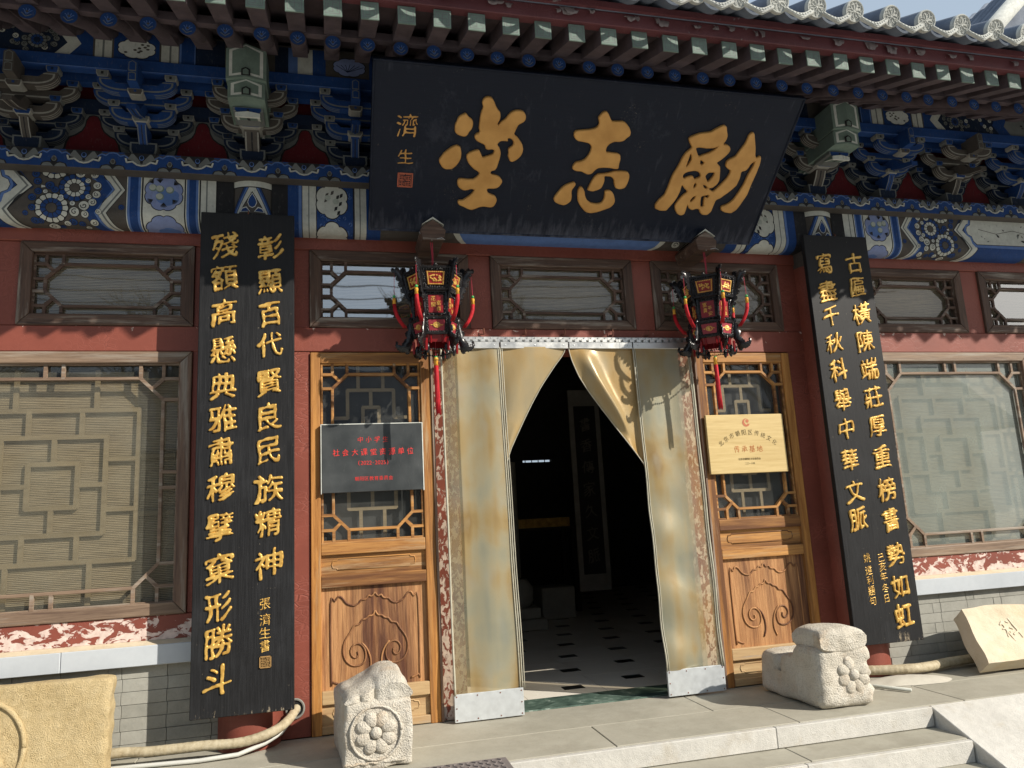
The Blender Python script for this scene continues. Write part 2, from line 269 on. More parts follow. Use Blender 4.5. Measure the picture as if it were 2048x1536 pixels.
def glassmat(name, base, k, dz=(.015, .10), dc=(.55, .56, .52)):
    g = G(name); ge = g.n('NewGeometry'); cs = g.math('ABSOLUTE', g.n('VectorMath', {0: ge.outputs['Incoming'], 1: ge.outputs['Normal']}, operation='DOT_PRODUCT').outputs['Value']); fr = g.math('ADD', g.math('MULTIPLY', g.math('POWER', g.math('SUBTRACT', 1.0, cs), 5.0), .95), base, True)
    v = g.co((1, 1, 1)); d1 = g.noise(v, 3, 5, .6); d2 = g.n('TexVoronoi', {'Vector': v, 'Scale': 55}).outputs['Distance']
    wave = g.noise(g.co((1, 1, 1)), 1.6, 2)
    nb = g.bump(wave, .05, .03)
    gl = g.n('BsdfGlossy', {'Color': (1, 1, 1, 1), 'Roughness': .02, 'Normal': nb}).outputs[0]
    tr = g.n('BsdfTransparent', {'Color': (.98, .975, .94, 1)}).outputs[0]
    df = g.n('BsdfDiffuse', {'Color': c4(dc)}).outputs[0]
    spots = g.math('MULTIPLY', g.rng(d2, .08, .12, 1, 0), g.rng(g.noise(v, 5, 3), .5, .65, 0, .5))
    dust = g.math('ADD', g.rng(d1, .35, .75, dz[0], dz[1]), spots, True)
    m1 = g.n('MixShader', {0: dust, 1: tr, 2: df}).outputs[0]
    m2 = g.n('MixShader', {0: g.math('MULTIPLY', fr, k, True), 1: m1, 2: gl}).outputs[0]
    g.t.links.new(m2, g.out.inputs[0]); return g.m
GLASS = glassmat('window_glass', .04, 1.8); GLASSM = glassmat('mirror_tinted_glass', .42, 1.0); GLASSL = glassmat('dusty_glass', .04, 1.6, (.12, .30), (.30, .29, .23)); GLASSR = glassmat('hazed_glass', .06, 1.7, (.36, .60), (.33, .37, .33))
def blindmat():
    g = G('bamboo_blind'); z = g.co((1, 1, 1))
    wob = g.noise(g.co((2, 1, 30)), 4, 3)
    sx = g.n('SeparateXYZ', {0: z})
    ph = g.math('ADD', g.math('MULTIPLY', sx.outputs[2], 700.), g.math('MULTIPLY', wob, 4.0))
    s = g.math('SINE', ph)
    fine = g.noise(g.co((3, 1, 160)), 2.5, 3)
    a = g.math('ADD', g.math('MULTIPLY', s, .3), fine)
    c = g.ramp(a, [(.3, (.065, .047, .028)), (.5, (.20, .158, .095)), (.75, (.29, .235, .15))])
    return g.done(c, .7, g.bump(a, .7, .003))
BLIND = blindmat()
LATT = wood('inner_lattice_wood', (.225, .18, .112), (.15, .117, .07), axis='x')
GOLD = (lambda g: g.done(g.ramp(g.noise(g.co(), 25, 5), [(.3, (.48, .26, .05)), (.7, (.80, .52, .14))]), .35, g.bump(g.noise(g.co(), 60, 3), .3, .003), Metallic=.35))(G('gold_leaf'))
GOLDB = (lambda g: g.done(g.ramp(g.noise(g.co(), 9, 5), [(.3, (.46, .235, .06)), (.7, (.62, .34, .10))]), .45, g.bump(g.noise(g.co(), 60, 3), .2, .002), Metallic=.25))(G('gold_paint'))
def lacquer(name, base=(.012, .012, .013), axis='z', dust=(.10, .105, .115), dz=None, drip=False):
    g = G(name); sc = {'z': (60, 60, 2.2), 'x': (2.2, 60, 60)}[axis]
    fib = g.noise(g.co(sc), 3, 6, .7); big = g.noise(g.co(), 4, 5, .6)
    c = g.mix(g.rng(fib, .45, .8, 0, .14), base, dust)
    c = g.mix(g.rng(big, .55, .8, 0, .1), c, dust)
    # short scratches across the grain
    scr = g.noise(g.co((40, 40, 9)), 3, 7, .8)
    rows = g.rng(g.noise(g.co((5, 5, 60)), 1.2, 2), .62, .68, 0, 1)
    c = g.mix(g.math('MULTIPLY', g.rng(scr, .60, .66, 0, .6), rows), c, (.42, .36, .26))
    if dz:
        z = g.n('SeparateXYZ', {0: g.n('TexCoord').outputs['Object']}).outputs[2]
        e = g.math('ADD', g.math('ADD', g.rng(z, dz[0], dz[1], .095, -.12), g.noise(g.co((22, 22, 5)), 3, 7, .75)), g.rng(g.noise(g.co((3, 3, 1)), 2.5, 3), .3, .7, -.10, .10))
        c = g.mix(g.rng(e, .66, .76, 0, .85), c, (.44, .36, .25))
    if drip:      # pale rain streaks along the lower edge and dusty smears
        y = g.n('SeparateXYZ', {0: g.n('TexCoord').outputs['Object']}).outputs[1]
        e = g.math('ADD', g.rng(y, 0, .16, .16, -.14), g.noise(g.co((16, 3.2, 1)), 1.6, 5, .65))
        c = g.mix(g.rng(e, .46, .86, 0, .6), c, (.115, .125, .165))
        sm = g.noise(g.co((2.2, 1.6, 1), rot=(0, 0, .5)), 1.8, 7, .75)
        c = g.mix(g.rng(sm, .58, .78, 0, .35), c, (.10, .11, .15))
    return g.done(c, g.rng(fib, .3, .7, .4, .65), g.bump(fib, .35, .002), **{'Specular_IOR_Level': .22})
LACQ = lacquer('black_lacquer_wood', dz=(0, .13))
LACQB = lacquer('black_lacquer_board', base=(.004, .008, .020), axis='x', dust=(.05, .06, .09), drip=True)
BRICK = stone('grey_brick', [(.22, .22, .195), (.31, .305, .27), (.38, .375, .335)], 9, .45, .004, .85, stain=(.36, .35, .30), grit=.12)
MORTAR = simple('mortar', (.21, .21, .19), .9)
SILL = stone('white_marble_sill', [(.40, .43, .46), (.46, .49, .52), (.52, .55, .575)], 6, .12, .002, .6)
GRANITE = stone('white_granite', [(.45, .435, .40), (.53, .515, .475), (.61, .59, .545)], 22, .7, .006, .8, speck=.35, grit=.15, stain=(.43, .39, .32))
FLAG = stone('floor_slab_stone', [(.29, .275, .222), (.355, .335, .275), (.41, .39, .325)], 8, .3, .004, .75, speck=.2, stain=(.27, .25, .20), grit=.1)
CARVED = stone('carved_marble', [(.46, .41, .33), (.60, .555, .47), (.68, .645, .57)], 16, .9, .014, .9, stain=(.56, .42, .28), grit=.4)
SANDST = stone('yellow_sandstone', [(.48, .36, .18), (.60, .47, .26), (.68, .56, .34)], 26, 1.0, .012, .92, grit=.35)
SLABST = stone('cream_limestone', [(.48, .40, .28), (.58, .50, .37), (.64, .565, .44)], 14, .7, .008, .9, stain=(.60, .47, .30))
TILE = stone('grey_roof_tile', [(.09, .11, .15), (.14, .165, .21), (.20, .225, .27)], 10, .5, .006, .8)
TILEEND = stone('lime_washed_tile_end', [(.32, .33, .32), (.46, .47, .44), (.60, .61, .57)], 25, .6, .004, .85)
MARBLEG = (lambda g: g.done(g.ramp(g.noise(g.co(), 7, 9, .75, 1.5), [(.35, (.025, .045, .038)), (.52, (.085, .13, .105)), (.6, (.14, .20, .165)), (.64, (.4, .45, .40)), (.68, (.08, .12, .10))]), .3))(G('green_marble'))
IRON = simple('rusty_iron', (.16, .06, .035), .8, .4, 40, .4)
ALU = simple('aluminium', (.62, .62, .60), .35, .12, 18, .1, .001, .85)
STEEL = simple('brushed_plate', (.55, .58, .60), .42, .12, 30, .15, .001, .35)
CREAM = simple('ivory_panel', (.70, .66, .56), .7)
def paint(name, c, v=.22, rough=.7):
    g = G(name); n1 = g.noise(g.wco(), 24, 5, .65); n2 = g.noise(g.wco(), 5, 4, .6); n3 = g.noise(g.wco((1, 1, .35)), 95, 4, .7)
    a = g.math('ADD', g.math('MULTIPLY', n1, .5), g.math('MULTIPLY', n2, .5))
    k = g.ramp(a, [(.32, [x*(1-v) for x in c]), (.68, [min(1, x*(1+v)) for x in c])])
    k = g.mix(g.rng(n3, .58, .72, 0, .45), k, (.13, .125, .12))          # rubbed and dusty paint
    return g.done(k, rough, g.bump(n1, .25, .002), **{'Specular_IOR_Level': .3})
P_CREAM = paint('painted_cream', (.50, .51, .46)); P_WHITE = paint('painted_white', (.58, .60, .56)); P_EDGE = paint('faded_edge_paint', (.27, .265, .24))
P_BLUE = paint('painted_blue', (.010, .045, .17)); P_SKY = paint('painted_light_blue', (.09, .165, .38))
P_BLACK = paint('painted_black', (.016, .016, .018)); P_TAUPE = paint('painted_taupe', (.075, .066, .058))
P_NAVY = paint('painted_navy', (.006, .016, .042)); P_RED = paint('painted_red', (.11, .009, .014))
P_GREY = paint('painted_grey', (.15, .16, .155)); P_LILAC = paint('painted_lilac', (.20, .25, .44))
P_GREEN = paint('painted_green', (.15, .205, .175)); P_GOLD = paint('painted_yellow_grey', (.38, .41, .36))
PAL = [P_CREAM, P_WHITE, P_BLUE, P_SKY, P_BLACK, P_TAUPE, P_NAVY, P_RED, P_GREY, P_LILAC, P_GREEN, P_GOLD]
CRM, WHT, BLU, SKYB, BLK, TAU, NVY, RDD, GRY, LIL, GRN, GLD = range(12)
# ---------------------------------------------------------------- painted decoration: flat shapes laid a fraction of a millimetre proud
def clip(poly, axis, val, keep_greater):
    out = []
    n = len(poly)
    for i in range(n):
        a, b = poly[i], poly[(i+1) % n]
        ia = (a[axis] >= val) if keep_greater else (a[axis] <= val)
        ib = (b[axis] >= val) if keep_greater else (b[axis] <= val)
        if ia: out.append(a)
        if ia != ib:
            t = (val-a[axis])/(b[axis]-a[axis]); out.append((a[0]+(b[0]-a[0])*t, a[1]+(b[1]-a[1])*t))
    return out
class Art:
    def __init__(s, mapper, cuts=(), axis=1, bounds=None, step=.00025):
        s.mp = mapper; s.cuts = sorted(cuts); s.ax = axis; s.mb = MB(); s.bd = bounds; s.step = step; s.flip = None
    def poly(s, pts, m, layer):
        if s.flip: pts = [(s.flip-x, z) for x, z in pts]
        if s.bd:
            for ax, lo, hi in s.bd:
                if lo is not None: pts = clip(pts, ax, lo, True)
                if hi is not None and len(pts) > 2: pts = clip(pts, ax, hi, False)
                if len(pts) < 3: return
        vals = [p[s.ax] for p in pts]; lo, hi = min(vals), max(vals)
        cs = [c for c in s.cuts if lo < c < hi]
        edges = [None]+cs+[None]
        for a, b in zip(edges[:-1], edges[1:]):
            q = pts
            if a is not None: q = clip(q, s.ax, a, True)
            if b is not None and len(q) > 2: q = clip(q, s.ax, b, False)
            if len(q) < 3: continue
            tr = tessellate_polygon([[Vector((p[0], p[1], 0)) for p in q]])
            s.mb.add([s.mp(p[0], p[1], layer*s.step) for p in q], [tuple(t) for t in tr], m)
    def circle(s, c, r, m, layer, n=20, ry=None, a0=0, a1=2*math.pi):
        ry = ry or r
        s.poly([(c[0]+r*math.cos(a0+(a1-a0)*i/n), c[1]+ry*math.sin(a0+(a1-a0)*i/n)) for i in range(n if a1-a0 > 6.2 else n+1)], m, layer)
    def stroke(s, pts, wd, m, layer, taper=False):
        L = len(pts)
        for i in range(L-1):
            a, b = pts[i], pts[i+1]; dx, dz = b[0]-a[0], b[1]-a[1]; l = math.hypot(dx, dz) or 1e-9
            nx, nz = -dz/l*wd/2, dx/l*wd/2
            k0 = k1 = 1
            if taper: k0 = 1-i/(L-1)*.8; k1 = 1-(i+1)/(L-1)*.8
            e = wd*.15/l; ex, ez = dx*e, dz*e
            s.poly([(a[0]-ex+nx*k0, a[1]-ez+nz*k0), (b[0]+ex+nx*k1, b[1]+ez+nz*k1), (b[0]+ex-nx*k1, b[1]+ez-nz*k1), (a[0]-ex-nx*k0, a[1]-ez-nz*k0)], m, layer)
    def spiral(s, c, r, wd, m, layer, a0=0, turns=1.3, sgn=1, n=14):
        s.stroke([(c[0]+r*(1-.85*i/n)*math.cos(a0+sgn*turns*2*math.pi*i/n), c[1]+r*(1-.85*i/n)*math.sin(a0+sgn*turns*2*math.pi*i/n)) for i in range(n+1)], wd, m, layer)
    def curl(s, c, r, m, layer, a0=0, sgn=1):
        s.circle(c, r, BLK, layer, 14); s.circle(c, r*.88, m, layer+1, 14); s.spiral(c, r*.62, r*.16, BLK, layer+2, a0, 1.1, sgn, 9)
    def rosette(s, c, r, layer, cols, core=TAU, n=14):
        s.circle(c, r*1.04, BLK, layer, 28)
        rr = [(1.0, .68, cols[0], n), (.66, .36, cols[1], n-3)]
        for ro, ri, m, k in rr:
            for i in range(k):
                a = 2*math.pi*i/k; da = math.pi/k*.86
                pts = [(c[0]+r*ri*math.cos(a-da*.9), c[1]+r*ri*math.sin(a-da*.9)), (c[0]+r*ro*.93*math.cos(a-da), c[1]+r*ro*.93*math.sin(a-da)),
                       (c[0]+r*ro*.99*math.cos(a-da*.4), c[1]+r*ro*.99*math.sin(a-da*.4)), (c[0]+r*ro*.99*math.cos(a+da*.4), c[1]+r*ro*.99*math.sin(a+da*.4)),
                       (c[0]+r*ro*.93*math.cos(a+da), c[1]+r*ro*.93*math.sin(a+da)), (c[0]+r*ri*math.cos(a+da*.9), c[1]+r*ri*math.sin(a+da*.9))]
                s.poly(pts, m, layer+1)
        s.circle(c, r*.34, BLK, layer+1, 16); s.circle(c, r*.31, core, layer+2, 16)
    def band(s, x0, x1, z0, z1, m, layer): s.poly([(x0, z0), (x1, z0), (x1, z1), (x0, z1)], m, layer)
    def build(s, name, parent): return s.mb.build(name, PAL, parent)
def strip(xs_l, xs_r):   # two polylines -> polygon
    return xs_l+xs_r[::-1]
def lobed(c, rx, ry, k=8, n=6, dent=.10):
    pts = []
    for i in range(k*n):
        a = 2*math.pi*i/(k*n); t = abs(math.sin(k*a/2)); rr = 1-dent+dent*t**.6
        pts.append((c[0]+rx*rr*math.cos(a), c[1]+ry*rr*math.sin(a)))
    return pts
# ---------------------------------------------------------------- lettering
import numpy as np
_gl = {}
def glyph(ch, N=112):
    """filled outline of one character as a coverage grid over the em box (x 0..1, y -.12..0.88)"""
    if ch in _gl: return _gl[ch]
    cu = bpy.data.curves.new('t', 'FONT'); cu.body = ch; cu.size = 1; cu.resolution_u = 3
    o = bpy.data.objects.new('t', cu); COL.objects.link(o)
    dg = bpy.context.evaluated_depsgraph_get(); dg.update()
    me = bpy.data.meshes.new_from_object(o.evaluated_get(dg), depsgraph=dg); me.calc_loop_triangles()
    P = np.array([v.co[:2] for v in me.vertices]); T = np.array([t.vertices[:] for t in me.loop_triangles])
    bpy.data.meshes.remove(me); bpy.data.objects.remove(o); bpy.data.curves.remove(cu)
    mn, mx = P.min(0), P.max(0); c = (mn+mx)/2; s_ = 1.0 if ord(ch) > 255 else .8
    P = (P-c)/s_*.84+.5; g = np.zeros((N, N), np.float32)
    for t in T:
        p = P[t]*N; x0, y0 = np.floor(p.min(0)).astype(int); x1, y1 = np.ceil(p.max(0)).astype(int)
        x0, y0 = max(x0, 0), max(y0, 0); x1, y1 = min(x1, N), min(y1, N)
        if x1 <= x0 or y1 <= y0: continue
        X, Y = np.meshgrid(np.arange(x0, x1)+.5, np.arange(y0, y1)+.5)
        def e(a, b_): return (b_[0]-a[0])*(Y-a[1])-(b_[1]-a[1])*(X-a[0])
        A_, B_, C_ = e(p[0], p[1]), e(p[1], p[2]), e(p[2], p[0])
        m = ((A_ >= 0) & (B_ >= 0) & (C_ >= 0)) | ((A_ <= 0) & (B_ <= 0) & (C_ <= 0))
        g[y0:y1, x0:x1] = np.maximum(g[y0:y1, x0:x1], m)
    _gl[ch] = g
    return g
def _blur(g, k):
    for _ in range(2):
        for ax in (0, 1):
            c = np.cumsum(np.concatenate([np.zeros_like(np.take(g, range(k+1), ax)), g, np.zeros_like(np.take(g, range(k), ax))], ax), ax)
            n = g.shape[ax]; g = (np.take(c, range(2*k+1, 2*k+1+n), ax)-np.take(c, range(0, n), ax))/(2*k+1)
    return g
def _smoothnoise(rs, n, N):
    a = rs.uniform(-1, 1, (n, n)); t = np.linspace(0, n-1.001, N); i = t.astype(int); f_ = t-i; f_ = f_*f_*(3-2*f_)
    r_ = a[i]*(1-f_)[:, None]+a[i+1]*f_[:, None]; return r_[:, i]*(1-f_)[None]+r_[:, i+1]*f_[None]
def char_field(ch, seed, brushy=1.0, bold=0.0, N=64):
    """a soft field over the unit box; above 0 = inside the stroke. brushy = swelling slanted brush strokes"""
    rs = np.random.RandomState(seed % 99991); g = glyph(ch); K = g.shape[0]
    g = _blur(g, 2 if brushy else 1)
    u = (np.arange(N)+.5)/N-.5; X, Y = np.meshgrid(u, u)
    if brushy:
        sl = rs.uniform(.12, .22)*brushy; n1, n2 = _smoothnoise(rs, 4, N), _smoothnoise(rs, 4, N)
        X2 = X+.035*brushy*n1+.03*brushy*Y; Y2 = Y-sl*X*.9+.035*brushy*n2+.07*brushy*(X*X-.06)
        X2 *= rs.uniform(.98, 1.10); Y2 *= rs.uniform(.93, 1.03)
    else: X2, Y2 = X, Y
    fx = np.clip((X2+.5)*K-.5, 0, K-1.001); fy = np.clip((Y2+.5)*K-.5, 0, K-1.001); ix, iy = fx.astype(int), fy.astype(int); ax, ay = fx-ix, fy-iy
    v = (g[iy, ix]*(1-ax)+g[iy, ix+1]*ax)*(1-ay)+(g[iy+1, ix]*(1-ax)+g[iy+1, ix+1]*ax)*ay
    out = (abs(X2) > .5) | (abs(Y2) > .5); v[out] = 0
    th = .46-bold-(.24*brushy*_smoothnoise(rs, 8, N)+.08*brushy*_smoothnoise(rs, 18, N))
    th = np.clip(th, .085, .72)
    f_ = v-th; f_[0, :] = f_[-1, :] = f_[:, 0] = f_[:, -1] = -1
    return f_
def march(f_, s, h, rise=.22):
    """field -> raised mesh: pillowed top inside the zero contour and a skirt down to the ground"""
    N = f_.shape[0]; vs_ = []; fs_ = []; key = {}
    def pos(x, y): return ((x+.5)/N-.5)*s, ((y+.5)/N-.5)*s
    def vert(k, x, y, z):
        if k not in key: a, b_ = pos(x, y); key[k] = len(vs_); vs_.append((a, b_, z))
        return key[k]
    ins = f_ > 0; cells = ins[:-1, :-1] | ins[1:, :-1] | ins[:-1, 1:] | ins[1:, 1:]
    for y, x in zip(*np.nonzero(cells)):
        y = int(y); x = int(x); cs = ((x, y), (x+1, y), (x+1, y+1), (x, y+1)); poly = []; cross = []
        for i in range(4):
            a, b_ = cs[i], cs[(i+1) % 4]; fa, fb = f_[a[1], a[0]], f_[b_[1], b_[0]]
            if fa > 0: poly.append(vert(('c', a), a[0], a[1], h*(.35+.65*min(1., fa/rise))))
            if (fa > 0) != (fb > 0):
                t = fa/(fa-fb); k = ('e', min(a, b_), max(a, b_)); i_ = vert(k, a[0]+(b_[0]-a[0])*t, a[1]+(b_[1]-a[1])*t, h*.35); poly.append(i_); cross.append((i_, k))
        if len(poly) > 2: fs_.append(poly)
        if len(cross) >= 2:
            for (i0, k0), (i1, k1) in ((cross[0], cross[1]),)+(((cross[2], cross[3]),) if len(cross) == 4 else ()):
                b0 = key.get((k0, 0)); b1 = key.get((k1, 0))
                if b0 is None: key[(k0, 0)] = b0 = len(vs_); vs_.append((vs_[i0][0], vs_[i0][1], 0))
                if b1 is None: key[(k1, 0)] = b1 = len(vs_); vs_.append((vs_[i1][0], vs_[i1][1], 0))
                fs_.append([i0, i1, b1, b0])
    return vs_, fs_
def glyphs(name, items, mat, parent, h=.006, M=None, brushy=1.0, bold=0., N=64, smooth=True):
    """items = (character, x, y, size, turn); one mesh for one written piece"""
    mb = MB()
    for k, (ch, x, y, s, rot) in enumerate(items):
        if ch == ' ': continue
        v_, f2 = march(char_field(ch, ord(ch)*7+k*13, brushy, bold, N), s, h)
        c, sn = math.cos(rot), math.sin(rot); mb.add([(x+a*c-b_*sn, y+a*sn+b_*c, z_) for a, b_, z_ in v_], f2)
    if M is not None: mb.v = [tuple(M @ Vector(p)) for p in mb.v]
    return mb.build(name, mat, parent, smooth=smooth, auto=50)
def resample(lp, d):
    out = []
    for i in range(len(lp)):
        a, b = lp[i], lp[(i+1) % len(lp)]; l = math.hypot(b[0]-a[0], b[1]-a[1]); k = max(1, int(l/d+.5))
        for j in range(k): out.append((a[0]+(b[0]-a[0])*j/k, a[1]+(b[1]-a[1])*j/k))
    return out
def relief(name, loops, mat, parent, depth=.004, bevel=.003, M=None, res=1):
    """outline loops -> one raised mesh. M places the plane of the writing"""
    cu = bpy.data.curves.new('c', 'CURVE'); cu.dimensions = '2D'; cu.fill_mode = 'BOTH'; cu.extrude = depth/2; cu.bevel_depth = bevel; cu.bevel_resolution = res
    cu.offset = -bevel
    for l in loops:
        sp = cu.splines.new('POLY'); sp.points.add(len(l)-1); sp.use_cyclic_u = True
        for i, p in enumerate(l): sp.points[i].co = (p[0], p[1], 0, 1)
    o = bpy.data.objects.new('c', cu); COL.objects.link(o)
    dg = bpy.context.evaluated_depsgraph_get(); dg.update()
    me = bpy.data.meshes.new_from_object(o.evaluated_get(dg), depsgraph=dg); me.name = name
    bpy.data.objects.remove(o); bpy.data.curves.remove(cu)
    if M is not None: me.transform(M)
    me.materials.clear(); me.materials.append(mat)
    o = bpy.data.objects.new(name, me); link(o, parent); return o
def place(loops, x, y, s, rot=0): 
    c, sn = math.cos(rot), math.sin(rot)
    return [[(x+s*(a*c-b*sn), y+s*(a*sn+b*c)) for a, b in l] for l in loops]
# ================================================================ ground, platform, steps
XL, XR = -.42, 3.19          # column centres
def struct(o): o['kind'] = 'structure'; return o
gm = MB(); gm.box(-60, 60, -60, 60, -.6, -.45)
ground = struct(gm.build('ground', stone('courtyard_paving', [(.30, .29, .27), (.38, .37, .34), (.45, .44, .41)], 5, .2, .004, .85)))
plat = bpy.data.objects.new('platform', MB().box(-9, 9, -.745, 6.6, -.44, -.045).build('platform_core', MORTAR).data)
bpy.data.objects.remove(bpy.data.objects['platform_core']); link(plat); struct(plat)
def slab(x0, x1, y0, y1, z0, z1, mat, parent, name='slab', gap=.0015):
    return MB().box(x0+gap, x1-gap, y0+gap, y1-gap, z0, z1).build(name, mat, parent, bevel=.003)
xs = [-4.2, -2.9, -1.75, -.93, .35, 1.93, 3.17, 4.35, 5.6, 7]
for a, b in zip(xs[:-1], xs[1:]): slab(a, b, -.41, -.002 if b < 0 or a > 2.9 else .0, -.043, random.uniform(-.0015, 0), FLAG, plat)
xs = [-4.2, -2.5, -1.2, .1, 1.25, 2.2, 3.172, 4.5, 6, 7]
for a, b in zip(xs[:-1], xs[1:]): slab(a, b, -.77, -.41, -.098, random.uniform(-.0015, 0), GRANITE if a > 9 else FLAG, plat)
steps = struct(MB().box(-4.2, 2.93, -1.0, -.746, -.44, -.141).build('steps', MORTAR))
STEPX = 2.945
def riser(y, z0, z1, x0, x1, parent):
    for a, b in ((x0, -1.6), (-1.6, .35), (.35, 2.05), (2.05, x1)):
        MB().box(a+.001, b-.001, y-.03, y, z0, z1).build('riser_stone', GRANITE, parent, bevel=.003)
riser(-.771, -.097, -.0035, -4.2, STEPX, steps)
for i, y in enumerate((-1.0, -1.24, -1.48)):
    z = -.1*(i+1)
    xs = [-4.2, -2.2, -.6, .9, 2.09-.3*i, STEPX]
    for a, b in zip(xs[:-1], xs[1:]): slab(a, b, y, y+.23, z-.04, z, FLAG, steps)
    riser(y-.001, z-.10, z-.0035, -4.2, STEPX, steps)
ramp = MB(); rs = .1/.235
ramp.prism([(-.772, -.002), (-.772, -.45), (-.772-.45/rs, -.45)], 2.952, 5.2, 'x')
struct(ramp.build('ramp', GRANITE, bevel=.004))
# green marble threshold and the room's floor
thr = struct(MB().box(.70, 2.10, .0, .245, -.044, .004).build('threshold', MARBLEG, bevel=.003))
FLOORC = stone('cream_floor_tile', [(.62, .57, .48), (.74, .69, .60), (.80, .76, .68)], 3, .05, .001, .35)
INSET = stone('black_floor_inset', [(.012, .014, .014), (.02, .022, .022), (.03, .03, .03)], 8, .05, .001, .3)
room_floor = struct(MB().box(-2.2, 5.2, .246, 6.55, -.044, -.006).build('room_floor', MORTAR))
p = .52; ins = .115
v1, v2 = (.285, .505), (.435, -.19)   # the two steps between neighbouring black insets, measured
org = (1.436, .449)
for i in range(-8, 12):
    for j in range(-9, 12):
        x = org[0]+.444*i-.0*j+.142*j; y = org[1]+.117*i+.503*j
        if .40 < y < 6.2 and -1.6 < x < 4.6:
            MB().box(x-.065, x+.065, y-.045, y+.045, -.005, -.0008).build('inset_tile', INSET, room_floor)
def fill(x0, x1, y0, y1):
    MB().box(x0, x1, y0, y1, -.005, -.003).build('floor_tile', FLOORC, room_floor)
for i in range(-4, 10):
    for j in range(0, 12):
        x0 = .1+i*.5; y0 = .247+j*.5; fill(x0+.0015, x0+.4985, y0+.0015, y0+.4985)
# ================================================================ the hall
hall = thing('temple_hall', 'red timber hall with blue and white painted beams and grey tiled eaves', 'building')
def part(mb, name, mat, parent=hall, **k): return mb.build(name, mat, parent, **k)
# room shell
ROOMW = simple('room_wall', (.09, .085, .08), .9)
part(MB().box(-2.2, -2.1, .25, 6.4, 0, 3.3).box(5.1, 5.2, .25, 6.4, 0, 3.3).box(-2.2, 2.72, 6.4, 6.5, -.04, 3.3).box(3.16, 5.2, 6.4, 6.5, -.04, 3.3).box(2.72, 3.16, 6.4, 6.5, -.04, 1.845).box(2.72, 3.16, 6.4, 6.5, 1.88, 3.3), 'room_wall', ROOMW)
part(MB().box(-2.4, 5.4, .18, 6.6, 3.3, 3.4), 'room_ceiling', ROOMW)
# columns
def column(x):
    c = bpy.data.objects.new('column', None)
    m = MB(); n = 32
    prof = [(.0, 0), (.152, 0), (.15, .3), (.15, 2.775), (.15, 3.0), (0, 3.0)]
    vs = []; fs = []
    for r_, z_ in prof:
        for k in range(n): vs.append((x+r_*math.cos(2*math.pi*k/n), .0+r_*math.sin(2*math.pi*k/n), z_))
    for i in range(len(prof)-1):
        for k in range(n): fs.append((i*n+k, i*n+(k+1) % n, (i+1)*n+(k+1) % n, (i+1)*n+k))
    o = part(m.add(vs, fs), 'column', RED, smooth=True, auto=30)
    # painted head of the column
    def mp(u, v, l): a = -math.pi/2+u/.151; rr = .1512+l; return (x+rr*math.cos(a), rr*math.sin(a), v)
    A = Art(mp, [i*.02-.24 for i in range(25)], axis=0, bounds=[(1, 2.60, 2.966)])
    A.band(-.24, .24, 2.6, 3.0, TAU, 0)
    A.poly([(-.155, 2.70), (0, 3.03), (.155, 2.70), (.155, 2.68), (-.155, 2.68)], BLK, 1)
    A.poly([(-.15, 2.70), (0, 3.015), (.15, 2.70)], BLU, 2); A.poly([(-.138, 2.70), (0, 2.99), (.138, 2.70)], SKYB, 3)
    A.poly([(-.126, 2.70), (0, 2.972), (.126, 2.70)], BLK, 4); A.poly([(-.122, 2.70), (0, 2.965), (.122, 2.70)], CRM, 5)
    A.poly([(-.078, 2.77), (0, 2.905), (.078, 2.77)], BLK, 6); A.poly([(-.072, 2.773), (0, 2.897), (.072, 2.773)], TAU, 7)
    tear = [(0, 2.89), (.016, 2.862), (.022, 2.84), (.014, 2.818), (0, 2.81), (-.014, 2.818), (-.022, 2.84), (-.016, 2.862)]
    A.poly([(a*1.15, 2.846+(b-2.846)*1.12) for a, b in tear], WHT, 8); A.poly(tear, BLU, 9)
    for s_ in (-1, 1):
        A.poly([(s_*.01, 2.785), (s_*.03, 2.815), (s_*.055, 2.808), (s_*.066, 2.785)], WHT, 8); A.poly([(s_*.014, 2.787), (s_*.032, 2.808), (s_*.052, 2.803), (s_*.06, 2.787)], BLU, 9)
        A.circle((s_*.17, 2.90), .035, GRY, 1, 14); A.circle((s_*.19, 2.83), .04, GRY, 1, 14)
    A.band(-.24, .24, 2.755, 2.775, BLK, 10); A.band(-.24, .24, 2.71, 2.77, CRM, 11); A.band(-.24, .24, 2.705, 2.712, BLK, 12)
    A.circle((0, 2.70), .07, BLK, 13, 20, .05); A.circle((0, 2.70), .064, LIL, 14, 20, .044)
    A.band(-.24, .24, 2.93, 2.967, CRM, 10); A.band(-.24, .24, 2.926, 2.932, BLK, 12)
    A.build('column_painting', o)
column(XL); column(XR)
# red frame timbers (posts, rails) -------------------------------------------------
def post(x0, x1, z0=0, z1=2.76, mat=RED, y0=0, y1=.14, name='post'):
    return part(MB().box(x0, x1, y0, y1, z0, z1), name, mat, bevel=.004)
Z_T0, Z_T1 = 2.168, 2.628
for x0, x1 in ((-3.3, -.5), (-.34, 3.1), (3.27, 6.6)):
    part(MB().box(x0, x1, -.012, .14, Z_T1, 2.76), 'top_rail', RED, bevel=.004)
for x0, x1 in ((-2.2, -.5), (3.27, 5.4)):
    part(MB().box(x0, x1, -.006, .14, 2.028, Z_T0), 'middle_rail', RED_MID, bevel=.004)
    part(MB().box(x0, x1, -.006, .14, .542, .662), 'bottom_rail', RED_LOW, bevel=.003)
part(MB().box(-.34, 3.1, -.006, .14, 2.028, Z_T0), 'middle_rail', RED_MID, bevel=.004)
post(-1.745, -1.59, Z_T0, Z_T1); post(-3.3, -2.6, Z_T0, Z_T1); post(-.732, -.5, .662, Z_T1, RED_POST)
post(-2.25, -2.07, .662, 2.028)
